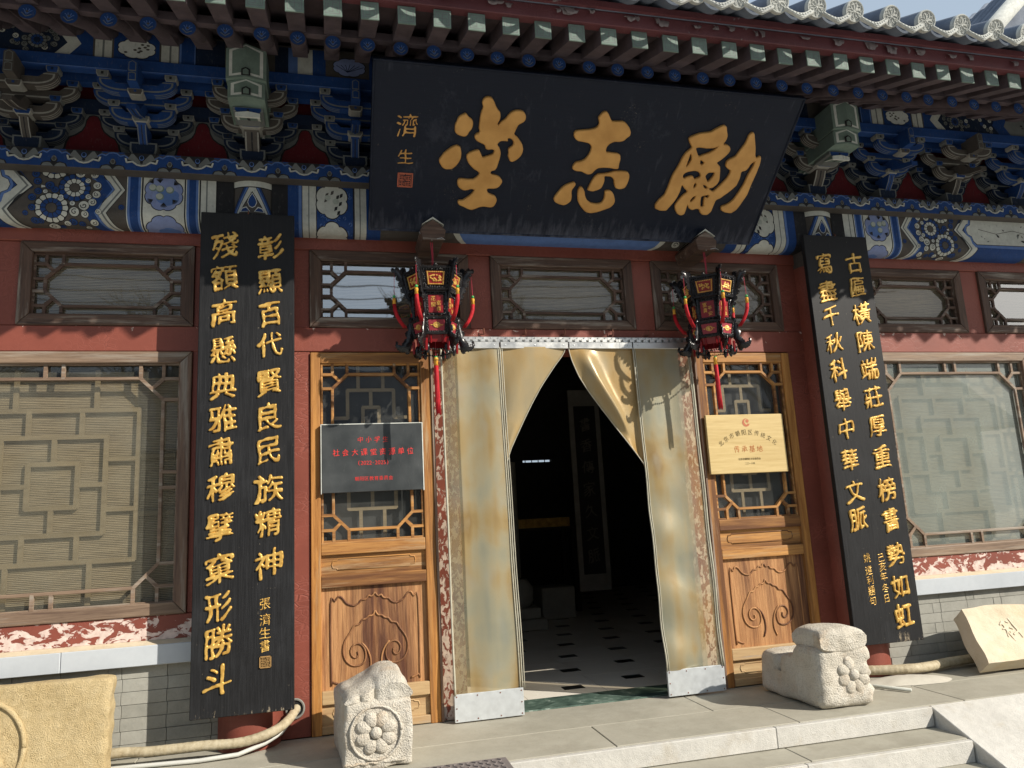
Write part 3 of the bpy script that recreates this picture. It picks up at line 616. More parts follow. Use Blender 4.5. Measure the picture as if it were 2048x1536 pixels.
post(-.34, -.12, 0, 2.63, RED_POST); post(.803, .938, Z_T0, Z_T1); post(1.858, 1.992, Z_T0, Z_T1); post(2.905, 3.1, 0, 2.63, RED_POST)
post(.562, .70, 0.0, 2.028, RED_JAMB, y0=.004); post(2.10, 2.232, 0.0, 2.028, RED_JAMB, y0=.004)
post(3.27, 3.52, .662, Z_T1, RED_POST); post(4.383, 4.538, Z_T0, Z_T1); post(5.4, 6.6, Z_T0, Z_T1); post(4.86, 5.1, .662, 2.028)
part(MB().box(.70, 2.10, .012, .1, 2.10, 2.14), 'door_head', RED, bevel=.002)
part(MB().box(.552, .566, -.022, .004, 0, 2.03), 'door_bead', WOODZL, bevel=.002); part(MB().box(2.226, 2.240, -.022, .004, 0, 2.03), 'door_bead', WOODZL, bevel=.002)
for x in (.877, 1.132, 1.380, 1.690, 1.928):
    part(MB().tube([(x-.02, -.012, 2.133), (x, -.02, 2.131), (x, -.03, 2.138), (x, -.03, 2.165)], .0035, 6), 'iron_hook', IRON, smooth=True)
# windows ------------------------------------------------------------------------
def bar(mb, p0, p1, w=.017, y0=-.0, y1=.022):
    (x0, z0), (x1, z1) = p0, p1; dx, dz = x1-x0, z1-z0; l = math.hypot(dx, dz); nx, nz = -dz/l*w/2, dx/l*w/2
    e = w*.2; ex, ez = dx/l*e, dz/l*e
    poly = [(x0-ex+nx, z0-ez+nz), (x1+ex+nx, z1+ez+nz), (x1+ex-nx, z1+ez-nz), (x0-ex-nx, z0-ez-nz)]
    mb.prism(poly, y0+random.uniform(0, .0012), y1, 'y')
def frame(parent, x0, x1, z0, z1, w, ym, mx, mz, y0=-.016, y1=.05):
    MB().prism([(x0, z1), (x1, z1), (x1-w, z1-w), (x0+w, z1-w)], y0, y1, 'y').build('frame_rail', mx, parent, bevel=.006, seg=2)
    MB().prism([(x0, z0), (x0+w, z0+w), (x1-w, z0+w), (x1, z0)], y0, y1, 'y').build('frame_rail', mx, parent, bevel=.006, seg=2)
    MB().prism([(x0, z0), (x0, z1), (x0+w, z1-w), (x0+w, z0+w)], y0, y1, 'y').build('frame_stile', mz, parent, bevel=.006, seg=2)
    MB().prism([(x1, z0), (x1-w, z0+w), (x1-w, z1-w), (x1, z1)], y0, y1, 'y').build('frame_stile', mz, parent, bevel=.006, seg=2)
def octlattice(parent, X0, X1, Z0, Z1, g, c, mat, big=False, y0=.004, w=.017, stubs=()):
    """bars of the eight-sided lattice: g = gap from the opening to the octagon, c = corner cut"""
    x0, x1, z0, z1 = X0+g, X1-g, Z0+g, Z1-g
    B = []
    for sx in (0, 1):
        for sz in (0, 1):
            ox = x0 if sx == 0 else x1; oz = z0 if sz == 0 else z1; ax = 1 if sx == 0 else -1; az = 1 if sz == 0 else -1
            EX = X0 if sx == 0 else X1; EZ = Z0 if sz == 0 else Z1
            a = (ox+ax*c, oz); b = (ox, oz+az*c); m = ((a[0]+b[0])/2, (a[1]+b[1])/2)
            B += [(a, b), ((ox+ax*c, oz), (ox+ax*c, EZ)), ((ox, oz+az*c), (EX, oz+az*c))]
            k = (ox+ax*c*.12, oz+az*c*.12)
            kk = (m[0]-ax*c*.38, m[1]-az*c*.38)
            B += [((m[0], m[1]), (ox+ax*.0+ax*c*.08, oz+az*0)), ]
            B[-1] = ((m[0], m[1]), (ox+ax*c*.02, m[1]-az*c*.45))
            B += [((m[0], m[1]), (m[0]-ax*c*.45, oz+az*c*.02))]
            B += [((ox+ax*c*.02, oz+az*c*.05), (ox+ax*c*.02, EZ)), ((ox+ax*c*.05, oz+az*c*.02), (EX, oz+az*c*.02))]
    B += [((x0+c, z0), (x1-c, z0)), ((x0+c, z1), (x1-c, z1)), ((x0, z0+c), (x0, z1-c)), ((x1, z0+c), (x1, z1-c))]
    for s in stubs: B.append(s)
    for a, b in B:
        mb = MB(); bar(mb, a, b, w, y0); mb.build('lattice_bar', mat, parent, bevel=.003)
    # slim inner fillet round the opening
    for q in (((X0+.004, Z0), (X0+.004, Z1)), ((X1-.004, Z0), (X1-.004, Z1)), ((X0, Z0+.004), (X1, Z0+.004)), ((X0, Z1-.004), (X1, Z1-.004))):
        mb = MB(); bar(mb, q[0], q[1], .012, y0+.002); mb.build('fillet', mat, parent, bevel=.002)
def pane(x0, x1, y, z0, z1, t, mat=None): return MB().add([(x0, y, z0), (x1, y, z0), (x1, y, z1), (x0, y, z1)], [(0, 1, 2, 3)]).build('pane', mat or GLASS, t)
def window_group(name):
    o = bpy.data.objects.new(name, None); link(o, hall); return o
def transom(x0, x1, mx, mz, gm_=None):
    t = window_group('transom_window')
    frame(t, x0, x1, Z_T0, Z_T1, .062, 0, mx, mz)
    octlattice(t, x0+.062, x1-.062, Z_T0+.05, Z_T1-.062, .058, .082, mz if False else mx)
    pane(x0+.05, x1-.05, .03, Z_T0+.04, Z_T1-.05, t, gm_)
    MB().box(x0+.04, x1-.04, .075, .078, Z_T0, Z_T1-.02).build('bamboo_blind', BLIND, t)
transom(-1.59, -.732, WOODX, WOODZ); transom(-.12, .803, WOODX, WOODZ, GLASSM); transom(.938, 1.858, WOODX, WOODZ); transom(1.992, 2.905, WOODX, WOODZ)
transom(3.52, 4.383, WOODX, WOODZ); transom(4.538, 5.4, WOODX, WOODZ, GLASSM); transom(-2.6, -1.745, WOODX, WOODZ)
def big_window(x0, x1, gm_):
    t = window_group('lattice_window'); z0, z1 = .662, 2.026
    frame(t, x0, x1, z0, z1, .062, 0, WOODXL, WOODZL)
    X0, X1, Z0, Z1 = x0+.06, x1-.06, .72, 1.965; cx = (x0+x1)/2; g = .082
    st = []
    for s_ in (-1, 1):
        st += [((cx+s_*.042, Z1-g), (cx+s_*.042, Z1)), ((cx+s_*.042, Z0+g), (cx+s_*.042, Z0)), ((X0, 1.343+s_*.041), (X0+g, 1.343+s_*.041)), ((X1-g, 1.343+s_*.041), (X1, 1.343+s_*.041))]
    octlattice(t, X0, X1, Z0, Z1, g, .115, WOODXL, w=.018, stubs=st)
    pane(x0+.05, x1-.05, .03, Z0-.01, Z1+.01, t, gm_)
    # fretwork behind the glass
    c = (cx, 1.335)
    R = lambda hx, hz: [((c[0]-hx, c[1]-hz), (c[0]+hx, c[1]-hz)), ((c[0]-hx, c[1]+hz), (c[0]+hx, c[1]+hz)), ((c[0]-hx, c[1]-hz), (c[0]-hx, c[1]+hz)), ((c[0]+hx, c[1]-hz), (c[0]+hx, c[1]+hz))]
    B = R(.40, .39)+R(.245, .25)+R(.115, .112)
    for sx in (-1, 1):
        B += [((c[0]+sx*.19, c[1]+.39), (c[0]+sx*.19, c[1]+.60)), ((c[0]+sx*.19, c[1]-.39), (c[0]+sx*.19, c[1]-.60)), ((c[0]+sx*.40, c[1]+sx*.14), (c[0]+sx*.58, c[1]+sx*.14)), ((c[0]+sx*.40, c[1]-sx*.16), (c[0]+sx*.58, c[1]-sx*.16)),
              ((c[0]+sx*.125, c[1]+.25), (c[0]+sx*.125, c[1]+.39)), ((c[0]+sx*.125, c[1]-.25), (c[0]+sx*.125, c[1]-.39)), ((c[0]+sx*.245, c[1]+.13), (c[0]+sx*.40, c[1]+.13)), ((c[0]+sx*.245, c[1]-.13), (c[0]+sx*.40, c[1]-.13))]
    B += [((c[0]-.0, c[1]+.112), (c[0]-.0, c[1]+.25)), ((c[0], c[1]-.112), (c[0], c[1]-.25)), ((c[0]+.115, c[1]), (c[0]+.245, c[1])), ((c[0]-.115, c[1]), (c[0]-.245, c[1]))]
    for a, b in B:
        mb = MB(); bar(mb, a, b, .024, .062, .074); mb.build('fret_bar', LATT, t)
    bl = MB().box(x0+.02, x1-.02, .084, .088, z0+.03, 1.90); bl.build('bamboo_blind', BLIND, t)
big_window(-2.07, -.732, GLASSL); big_window(3.52, 4.86, GLASSR)
# marble sills and brick walls under the windows --------------------------------------
for x0, x1, js in ((-2.4, -.54, (-1.28,)), (3.33, 5.3, (4.46,))):
    e = [x0]+list(js)+[x1]
    for a, b in zip(e[:-1], e[1:]): part(MB().box(a+.001, b-.001, -.062, .05, .432, .528), 'window_sill', SILL, bevel=.003)
    part(MB().prism([(-.06, .528), (.0, .545), (.05, .545), (.05, .528)], x0, x1, 'x'), 'sill_wash', SLABST)
def brick_wall(x0, x1, off):
    wl = part(MB().box(x0, x1, -.012, .13, 0, .43), 'brick_wall', MORTAR)
    H = .0605; rnd = random.Random(3)
    base = MB().box(0, 1, 0, .02, 0, 1)
    for k in range(7):
        z = .43-H*(k+1)+.001; x = x0+(-.14 if k % 2 else -.02)+off; i = 0
        while x < x1:
            L = .208 if (k % 2 == 0) else (.208 if i % 3 else .062)
            if i % 4 == 3 and k % 2 == 0: L = .062
            a, b = max(x, x0), min(x+L, x1)
            if b-a > .012:
                MB().box(a+.001, b-.001, -.02-rnd.uniform(0, .0022), .0, max(z, 0)+.001, z+H-.001).build('brick', BRICK, wl, bevel=.0012)
            x += L; i += 1
brick_wall(-2.4, -.552, .03); brick_wall(3.332, 5.2, .06)
part(MB().box(-9, -2.4, -.02, .13, 0, 2.76).box(5.3, 9, -.02, .13, 0, 2.76), 'end_wall', BRICK)
# fixed door leaves --------------------------------------------------------------------
def leaf(x0, x1, mir):
    t = window_group('door_leaf'); x = lambda u: (x0+u) if not mir else (x1-u); W = x1-x0
    zt = 2.022
    def pc(name, a, b, z0, z1, mat, ya=-.012, yb=.03, bev=.004): return MB().box(x0+a, x0+b, ya, yb, z0, z1).build(name, mat, t, bevel=bev, seg=2)
    ls, rsd = (.052, .058)
    pc('stile', 0, ls, 0, zt, OAKZ); pc('stile', W-rsd, W, 0, zt, OAKZ)
    pc('rail', ls, W-rsd, zt-.062, zt, OAKX, -.011)
    for z0, z1, mt in ((.906, .972, OAKX), (.735, .797, OAKX), (.148, .215, OAKB), (0.004, .045, OAKB)):
        pc('rail', ls, W-rsd, z0, z1, mt, -.011)
    def ovalp(z0, z1, mat):
        pn = MB().box(x0+ls, x0+W-rsd, .010, .024, z0, z1).build('door_panel', mat, t)
        a, b, c, d_ = x0+ls+.055, x0+W-rsd-.055, z0+.028, z1-.022; n_ = .02; h = (d_-c)
        pts = [(a+n_*1.6, c), (b-n_*1.6, c), (b-n_*1.3, c+h*.14), (b-.006, c+h*.17), (b, c+h*.5), (b-.006, d_-h*.17), (b-n_*1.3, d_-h*.14), (b-n_*1.6, d_), (a+n_*1.6, d_), (a+n_*1.3, d_-h*.14), (a+.006, d_-h*.17), (a, c+h*.5), (a+.006, c+h*.17), (a+n_*1.3, c+h*.14), (a+n_*1.6, c)]
        MB().tube([(p[0], .0095, p[1]) for p in pts], .0036, 6).build('carved_line', mat, t, smooth=True)
    ovalp(.797, .906, OAKX); ovalp(.045, .148, OAKB)
    pn = MB().box(x0+ls, x0+W-rsd, .012, .026, .215, .735).build('door_panel', OAKP, t)
    # carved cloud collar: lines traced in panel coordinates (0..1 across, 0..1 up), mirrored about the middle
    pa, pb, pz0, pz1 = x0+ls, x0+W-rsd, .215, .735; pw = pb-pa; ph = pz1-pz0
    L1 = [(.5, .925), (.47, .885), (.44, .895), (.415, .862), (.37, .855), (.345, .825), (.30, .805), (.235, .83), (.19, .89), (.155, .905), (.125, .86), (.085, .84), (.085, .10), (.10, .075), (.17, .045)]
    L2 = [(.5, .74), (.475, .695), (.44, .69), (.41, .665), (.375, .655), (.345, .615), (.30, .605), (.265, .545), (.235, .50), (.205, .44), (.195, .36), (.215, .28), (.265, .225), (.33, .21), (.385, .235), (.405, .30), (.395, .37), (.355, .42), (.30, .42), (.265, .37), (.275, .315), (.31, .29), (.335, .315), (.33, .35)]
    L3 = [(.42, .10), (.445, .17), (.45, .24), (.44, .31), (.41, .38), (.37, .43)]
    for Lp in (L1, L2, L3):
        for mx_ in (0, 1):
            q = [((1-u) if mx_ else u, v) for u, v in Lp]
            # smooth the polyline a little
            sm = []
            for i in range(len(q)-1):
                for k in range(3):
                    tt = k/3; p0, p1, p2, p3 = q[max(i-1, 0)], q[i], q[i+1], q[min(i+2, len(q)-1)]
                    f_ = lambda a, b, c, d_: .5*((2*b)+(-a+c)*tt+(2*a-5*b+4*c-d_)*tt*tt+(-a+3*b-3*c+d_)*tt**3)
                    sm.append((f_(p0[0], p1[0], p2[0], p3[0]), f_(p0[1], p1[1], p2[1], p3[1])))
            sm.append(q[-1])
            MB().tube([(pa+u*pw, .0105, pz0+v*ph) for u, v in sm], .0052, 6).build('carved_line', OAKP, t, smooth=True)
    # glazed upper part
    X0, X1, Z0, Z1 = x0+ls+.004, x0+W-rsd-.004, .972, 1.96
    octlattice(t, X0, X1, Z0, Z1, .062, .082, OAKX, w=.0165, y0=-.004)
    pane(X0, X1, .023, Z0, Z1, t)
    cx = (X0+X1)/2; B = []
    for z0, z1, s_ in ((1.36, 1.815, 1), (1.145, 1.24, -1)): pass
    def fb(a, b): mb = MB(); bar(mb, (cx+a[0], a[1]), (cx+b[0], b[1]), .019, .05, .06); mb.build('fret_bar', LATT, t)
    for a, b in (((-.13, 1.815), (.13, 1.815)), ((-.13, 1.815), (-.13, 1.655)), ((.13, 1.815), (.13, 1.655)), ((-.13, 1.655), (-.2, 1.655)), ((.13, 1.655), (.2, 1.655)), ((-.07, 1.815), (-.07, 1.96)), ((.07, 1.815), (.07, 1.96)),
                 ((0, 1.815), (0, 1.715)), ((-.045, 1.715), (.045, 1.715)), ((-.045, 1.715), (-.045, 1.25)), ((.045, 1.715), (.045, 1.25)), ((-.13, 1.145), (.13, 1.145)), ((-.13, 1.145), (-.13, 1.31)), ((.13, 1.145), (.13, 1.31)),
                 ((-.065, 1.145), (-.065, .98)), ((.065, 1.145), (.065, .98)), ((0, 1.145), (0, 1.25)), ((-.045, 1.25), (.045, 1.25))): fb(a, b)
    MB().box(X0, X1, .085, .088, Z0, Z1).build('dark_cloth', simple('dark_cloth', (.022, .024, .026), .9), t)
leaf(-.118, .552, False); leaf(2.240, 2.913, False)
# red fill boards above the doors behind, closing the wall up to the brackets
part(MB().box(-9, 9, .02, .1, 2.76, 3.9), 'upper_wall', P_NAVY)
# ================================================================ painted beams
YB = -.12
def beam_mp(u, v, l):
    """v = height on the flat face; below 2.775 it runs round the lower edge and under the beam"""
    l += .0008
    if v >= 2.775: return (u, YB-l, v)
    s_ = 2.775-v; R = .075; arc = R*math.pi/2
    if s_ < arc:
        a = s_/R; return (u, YB+R-(R+l)*math.cos(a), 2.775-(R+l)*math.sin(a))
    return (u, YB+R+(s_-arc), 2.70-l)
BC = [2.775-.075*math.pi/2*k/10 for k in range(0, 11)]
def beam(x0, x1):
    sec = [(.03, 3.0), (YB, 3.0), (YB, 2.775)]
    for k in range(1, 11): a = math.pi/2*k/10; sec.append((YB+.075-.075*math.cos(a), 2.775-.075*math.sin(a)))
    sec += [(.03, 2.70)]
    return part(MB().prism(sec, x0, x1, 'x'), 'painted_beam', P_TAUPE)
VB = 2.60
def chev(A, tip, edge, hw, m, layer, fancy=0):
    """'>' band: tip x at mid height, edge x at top and bottom, hw = width of the band"""
    zt, zm, zb = 3.02, 2.888, 2.755
    L = [(edge, zt), (tip, zm), (edge, zb), (edge+(tip-edge)*.9, VB)]
    if fancy:
        L = [(edge, zt), (edge+(tip-edge)*.22, 2.985), (edge+(tip-edge)*.38, 2.945), (edge+(tip-edge)*.62, 2.935), (tip, zm), (edge+(tip-edge)*.62, 2.845), (edge+(tip-edge)*.38, 2.83), (edge+(tip-edge)*.22, 2.795), (edge, zb), (edge+(tip-edge)*.9, VB)]
    Rr = [(x-hw, z) for x, z in L]
    A.poly(strip(L, Rr), m, layer)
def side_bay(o, col, mir):
    """painting of a side bay seen from its end at the column; d = distance from the column centre"""
    A = Art(beam_mp, BC, bounds=[(1, 2.62, 2.99), (0, -9, 9)])
    X = (lambda d_: col-d_) if not mir else (lambda d_: col+d_)
    # draw everything as if mir = False, then flip
    if mir: A.flip = 2*col
    X = lambda d_: col-d_
    A.band(X(.19), X(.10), VB, 3.0, BLK, 1)
    A.band(X(.275), X(.188), VB, 3.0, BLK, 1); A.band(X(.270), X(.192), VB, 3.0, CRM, 2); A.band(X(.243), X(.236), VB, 3.0, GRY, 3)
    for a, b in ((.35, .275), (.645, .565)):
        A.band(X(a), X(b), VB, 3.0, BLK, 1); A.band(X(a-.003), X(b+.003), VB, 3.0, CRM, 2); A.band(X(a-.008), X(b+.008), VB, 3.0, SKYB, 3); A.band(X(a-.020), X(b+.020), VB, 3.0, BLU, 4)
    A.band(X(.565), X(.35), VB, 3.0, BLK, 1); A.band(X(.560), X(.354), VB, 3.0, CRM, 2)
    for zc in (2.880, 2.655):
        A.poly(lobed((X(.457), zc), .102, .105, 8), BLK, 3); A.poly(lobed((X(.457), zc), .097, .10, 8), LIL, 4)
        A.poly(lobed((X(.437), zc-.02), .06, .05, 6), SKYB, 5)
    rnd = random.Random(5)
    for dx, dz in ((-.02, .025), (.03, .02), (-.02, -.02), (-.055, .03)):
        c = (X(.457)+dx, 2.88+dz)
        A.circle(c, .021, GRN, 6, 14); A.circle((c[0]-.003, c[1]+.003), .017, GLD, 7, 12)
    for dx, dz, a in ((-.055, .055, 2.2), (.05, .05, .8), (-.055, -.04, 3.6), (.045, -.035, 5.4), (0, -.055, 4.7), (-.02, .06, 1.7)):
        for k in range(7):
            aa = a+(k-3)*.22; c = (X(.457)+dx, 2.88+dz)
            A.stroke([c, (c[0]+.026*math.cos(aa), c[1]+.026*math.sin(aa))], .003, BLK, 8+k % 2)
    # chevrons pointing to the column
    A.poly([(X(.645), 3.02), (X(.90), 3.02), (X(.90), VB), (X(.645), VB)], TAU, 0)
    for zc, sg in ((2.985, 1), (2.79, -1)):
        A.curl((X(.665), zc), .016, BLU, 2, 1, sg)
    chev(A, X(.646), X(.736), .060, BLK, 3); chev(A, X(.650), X(.740), .052, CRM, 4); chev(A, X(.664), X(.754), .010, GRY, 5)
    chev(A, X(.698), X(.780), .066, BLK, 4, 1); chev(A, X(.701), X(.783), .060, SKYB, 5, 1); chev(A, X(.712), X(.796), .048, BLU, 6)
    # flower scroll field
    f0, f1 = X(1.20), X(.745)
    A.poly([(X(1.22), 3.02), (X(.86), 3.02), (X(.745), 2.888), (X(.86), 2.755), (X(.80), VB), (X(1.22), VB)], TAU, 1)
    A.rosette((X(.893), 2.888), .076, 3, (BLU, CRM)); A.rosette((X(.998), 2.772), .080, 7, (CRM, BLU)); A.rosette((X(.993), 3.012), .078, 3, (CRM, BLU), TAU)
    for dx, zc, r_, m, s_, a in ((.80, 2.965, .021, CRM, 1, 0), (.785, 2.905, .022, CRM, -1, 1), (.787, 2.855, .022, CRM, 1, 2), (.805, 2.81, .022, CRM, -1, 1), (.845, 2.79, .028, CRM, 1, 3), (.868, 2.97, .026, CRM, -1, 2),
                            (1.078, 2.955, .021, BLU, 1, 1), (1.068, 2.915, .021, BLU, -1, 0), (1.063, 2.86, .020, BLU, 1, 3), (1.09, 2.825, .021, BLU, -1, 1), (1.088, 2.77, .019, BLU, 1, 2), (1.01, 2.895, .024, BLU, -1, 5), (.985, 2.872, .020, BLU, 1, 2),
                            (.89, 2.755, .026, CRM, 1, 1), (.84, 2.745, .02, CRM, -1, 2), (.90, 2.70, .022, BLU, 1, 2), (.80, 2.70, .022, CRM, -1, 1), (1.0, 2.66, .03, CRM, 1, 1), (1.08, 2.70, .022, BLU, 1, 2)):
        A.curl((X(dx), zc), r_, m, 10, a, s_)
    A.poly([(X(1.05), 2.895), (X(1.02), 2.888), (X(1.05), 2.88)], WHT, 10)
    for dx, zc, r_, m, s_, a_ in ((.825, 2.84, .016, CRM, 1, 0), (.83, 2.93, .015, CRM, -1, 3), (.90, 2.80, .014, WHT, 1, 1), (.935, 2.985, .022, CRM, -1, 1), (.86, 3.0, .015, BLU, 1, 1), (1.045, 2.985, .016, BLU, 1, 4), (1.10, 2.885, .014, BLU, -1, 0), (1.055, 2.70, .018, BLU, 1, 5),
                                  (.93, 2.69, .018, CRM, -1, 0), (.96, 2.66, .016, BLU, 1, 2), (.86, 2.69, .018, BLU, -1, 1), (.775, 2.76, .016, CRM, 1, 2), (.835, 2.66, .016, CRM, 1, 4), (1.12, 2.74, .014, BLU, 1, 3), (.955, 2.835, .012, WHT, 1, 3), (1.03, 2.86, .012, WHT, -1, 2)):
        A.curl((X(dx), zc), r_, m, 10, a_, s_)
    # the far chevrons and the long white cartouche
    A.poly([(X(1.19), 3.02), (X(1.7), 3.02), (X(1.7), VB), (X(1.16), VB), (X(1.205), 2.755), (X(1.09), 2.888)], BLU, 12)
    chev(A, X(1.088), X(1.20), .078, BLK, 13); chev(A, X(1.092), X(1.203), .068, CRM, 14, 1); chev(A, X(1.108), X(1.215), .012, GRY, 15)
    cart = [(X(2.6), 2.99), (X(1.27), 2.99), (X(1.245), 2.965), (X(1.235), 2.93), (X(1.205), 2.915), (X(1.195), 2.888), (X(1.205), 2.86), (X(1.235), 2.845), (X(1.245), 2.81), (X(1.27), 2.787), (X(2.6), 2.787)]
    A.poly([(X(2.6), 3.02)]+[(x+.016, 2.888+(z-2.888)*1.22) for x, z in cart[1:-1]]+[(X(2.6), 2.755)], SKYB, 16)
    A.poly([(x+.003, 2.888+(z-2.888)*1.05) for x, z in cart], BLK, 17); A.poly(cart, CRM, 18)
    rnd = random.Random(11)
    for k in range(26):
        c = (X(1.30+rnd.random()*.8), 2.86+rnd.uniform(-.05, .07)); a = rnd.random()*6.3; l = rnd.uniform(.012, .03)
        A.poly([c, (c[0]+l*math.cos(a-.35), c[1]+l*math.sin(a-.35)), (c[0]+l*1.5*math.cos(a), c[1]+l*1.5*math.sin(a)), (c[0]+l*math.cos(a+.35), c[1]+l*math.sin(a+.35))], rnd.choice((BLK, TAU, GRY, GRY)), 19)
    A.stroke([(X(1.30), 2.90), (X(1.45), 2.87), (X(1.6), 2.90), (X(1.8), 2.86)], .004, TAU, 20)
    A.build('beam_painting', o)
def centre_end(A, col):
    X = lambda d_: col+d_
    A.band(X(.10), X(.187), VB, 3.0, BLK, 1)
    A.band(X(.187), X(.262), VB, 3.0, SKYB, 2); A.band(X(.187), X(.245), VB, 3.0, BLU, 3)
    A.band(X(.262), X(.345), VB, 3.0, BLK, 1); A.band(X(.266), X(.34), VB, 3.0, CRM, 2); A.band(X(.298), X(.304), VB, 3.0, GRY, 3)
    A.band(X(.345), X(.545), VB, 3.0, BLU, 1)
    rnd = random.Random(8)
    for k in range(60): 
        c = (X(rnd.uniform(.355, .53)), rnd.uniform(2.66, 2.98)); A.spiral(c, .013, .0028, SKYB, 2+k % 3, rnd.random()*6, .9, rnd.choice((-1, 1)), 7)
    for zc in (2.882, 2.65):
        A.poly(lobed((X(.428), zc), .096, .112, 6, 8, .14), BLK, 6); A.poly(lobed((X(.428), zc), .090, .106, 6, 8, .14), CRM, 7)
    for a, b in ((-.03, .03), (.0, .045), (.03, .02), (.045, -.02), (.02, -.05), (-.035, .0), (.05, .03), (.035, -.075)):
        c = (X(.428)+a, 2.885+b); t = a*30
        A.poly([(c[0]-.008, c[1]-.014), (c[0]+.008, c[1]-.006), (c[0]+.012, c[1]+.016), (c[0]-.004, c[1]+.01)], BLK if a > 0 else TAU, 8)
    A.circle((X(.405), 2.90), .017, GLD, 9, 12); A.circle((X(.45), 2.88), .018, GLD, 9, 12)
    A.band(X(.545), X(.555), VB, 3.0, BLK, 1); A.band(X(.555), X(.62), VB, 3.0, CRM, 2); A.band(X(.582), X(.588), VB, 3.0, GRY, 3)
    A.band(X(.62), X(.70), VB, 3.0, BLU, 1)
bl = beam(-4.0, XL-.10); side_bay(bl, XL, False)
br = beam(XR+.10, 6.8); side_bay(br, XR, True)
bc = beam(XL+.10, XR-.10)
A = Art(beam_mp, BC, bounds=[(1, 2.62, 2.99)])
centre_end(A, XL); A.flip = XL+XR; centre_end(A, XL); A.flip = None
A.band(XL+.7, XR-.7, VB, 3.0, TAU, 1)
for k in range(9):
    A.rosette((XL+.85+.23*k, 2.79 if k % 2 else 2.86), .07, 3, (CRM, BLU) if k % 2 else (BLU, CRM))
    A.curl((XL+.95+.23*k, 2.70), .03, CRM if k % 2 else BLU, 3)
A.poly([(XL+1.1, 2.76), (XR-1.1, 2.76), (XR-1.2, VB), (XL+1.2, VB)], CRM, 9); A.poly([(XL+1.15, 2.74), (XR-1.15, 2.74), (XR-1.22, 2.62), (XL+1.22, 2.62)], SKYB, 10)
A.build('beam_painting', bc)
# cloud band on top of the beams ------------------------------------------------------
cb = part(MB().box(-4.0, 6.8, -.2, .03, 2.9665, 3.066), 'cloud_board', P_TAUPE, bevel=.003)
A = Art(lambda u, v, l: (u, -.2-.0005-l, v), bounds=[(1, 2.968, 3.065)])
P_ = .2775
for k in range(-13, 25):
    x = XL+.0+P_*k*((XR-XL)/(13*P_))      # pendants under each bracket
    q = lambda pts, sx=1: [(x+a*sx, 3.016+b) for a, b in pts]
    h = P_*((XR-XL)/(13*P_))
    A.band(x-h/2, x+h/2, 2.96, 3.07, BLU, 0)
    A.poly(q([(-.085, .05), (.085, .05), (.08, .012), (.072, -.012), (.045, -.004), (.022, -.022), (0, -.028), (-.022, -.022), (-.045, -.004), (-.072, -.012), (-.08, .012)]), BLK, 1)
    A.stroke(q([(-.078, .016), (-.072, -.006), (-.045, -.0), (-.022, -.017), (0, -.022), (.022, -.017), (.045, .0), (.072, -.006), (.078, .016)]), .009, CRM, 4)
    A.poly(q([(-.07, .012), (-.045, .006), (-.022, -.010), (0, -.016), (.022, -.010), (.045, .006), (.07, .012), (.05, .045), (-.05, .045)]), GRY, 3)
    A.poly(q([(-.045, .05), (.045, .05), (.006, .002), (-.006, .002)]), BLK, 5)
    A.circle((x, 3.038), .0125, SKYB, 6, 12, .015); A.circle((x, 3.040), .009, NVY, 7, 12, .011); A.circle((x, 3.012), .008, BLK, 7, 8)
    xo = x+h/2
    q = lambda pts: [(xo+a, 3.016+b) for a, b in pts]
    A.stroke(q([(-.075, .018), (-.055, .034), (-.035, .026), (-.02, .04), (0, .044), (.02, .04), (.035, .026), (.055, .034), (.075, .018)]), .007, SKYB, 2)
    A.stroke(q([(-.072, .026), (-.052, .041), (-.033, .034), (-.018, .049), (.018, .049), (.033, .034), (.052, .041), (.072, .026)]), .004, TAU, 3)
    A.poly(q([(-.065, -.05), (-.055, -.03), (-.03, -.022), (-.012, -.025), (-.018, -.012), (0, .016), (.018, -.012), (.012, -.025), (.03, -.022), (.055, -.03), (.065, -.05)]), BLK, 4)
    A.poly(q([(-.058, -.05), (-.05, -.033), (-.03, -.028), (-.016, -.032), (0, -.05), (.016, -.032), (.03, -.028), (.05, -.033), (.058, -.05)]), GRY, 5)
    A.circle((xo, 3.010), .012, GRY, 6, 12, .016); A.circle((xo, 3.010), .008, TAU, 7, 10, .011)
A.build('cloud_painting', cb)
# ================================================================ bracket sets
def gong(parent, hw, z0, z1, y, th, mats, curved=True):
    """sideways bracket arm with upturned ends; mats = (face, edge line)"""
    h = z1-z0; n = 6
    top = [(-hw, z1), (-hw+.055, z1), (-hw+.075, z1-h*.35), (hw-.075, z1-h*.35), (hw-.055, z1), (hw, z1)]
    bot = []
    for k in range(n+1): a = math.pi/2*k/n; bot.append((hw-(1-math.cos(a))*hw*.55, z1-h*.15-(h*.85)*math.sin(a)))
    poly = [(-x, z) for x, z in top[::-1]][::1]
    poly = top+bot+[(-x, z) for x, z in bot[::-1]]
    m = MB(); m.prism(poly, y-th/2, y+th/2, 'y', 0)
    # painted edge line on the front face
    s_ = .90; cz = z0+h*.55
    inner = [(x*(1-.012/hw), cz+(z-cz)*.80) for x, z in poly]
    m.prism(inner, y-th/2-.0012, y-th/2, 'y', 1)
    inner2 = [(x*(1-.022/hw), cz+(z-cz)*.62) for x, z in poly]
    m.prism(inner2, y-th/2-.0020, y-th/2-.0012, 'y', 0)
    # two lines along the curved underside
    for oy in (-.3, .0, .3):
        m.tube([(x, y+oy*th, z-.0006) for x, z in bot], .0018, 4, 1); m.tube([(-x, y+oy*th, z-.0006) for x, z in bot], .0018, 4, 1)
    return m.build('bracket_arm', mats, parent)
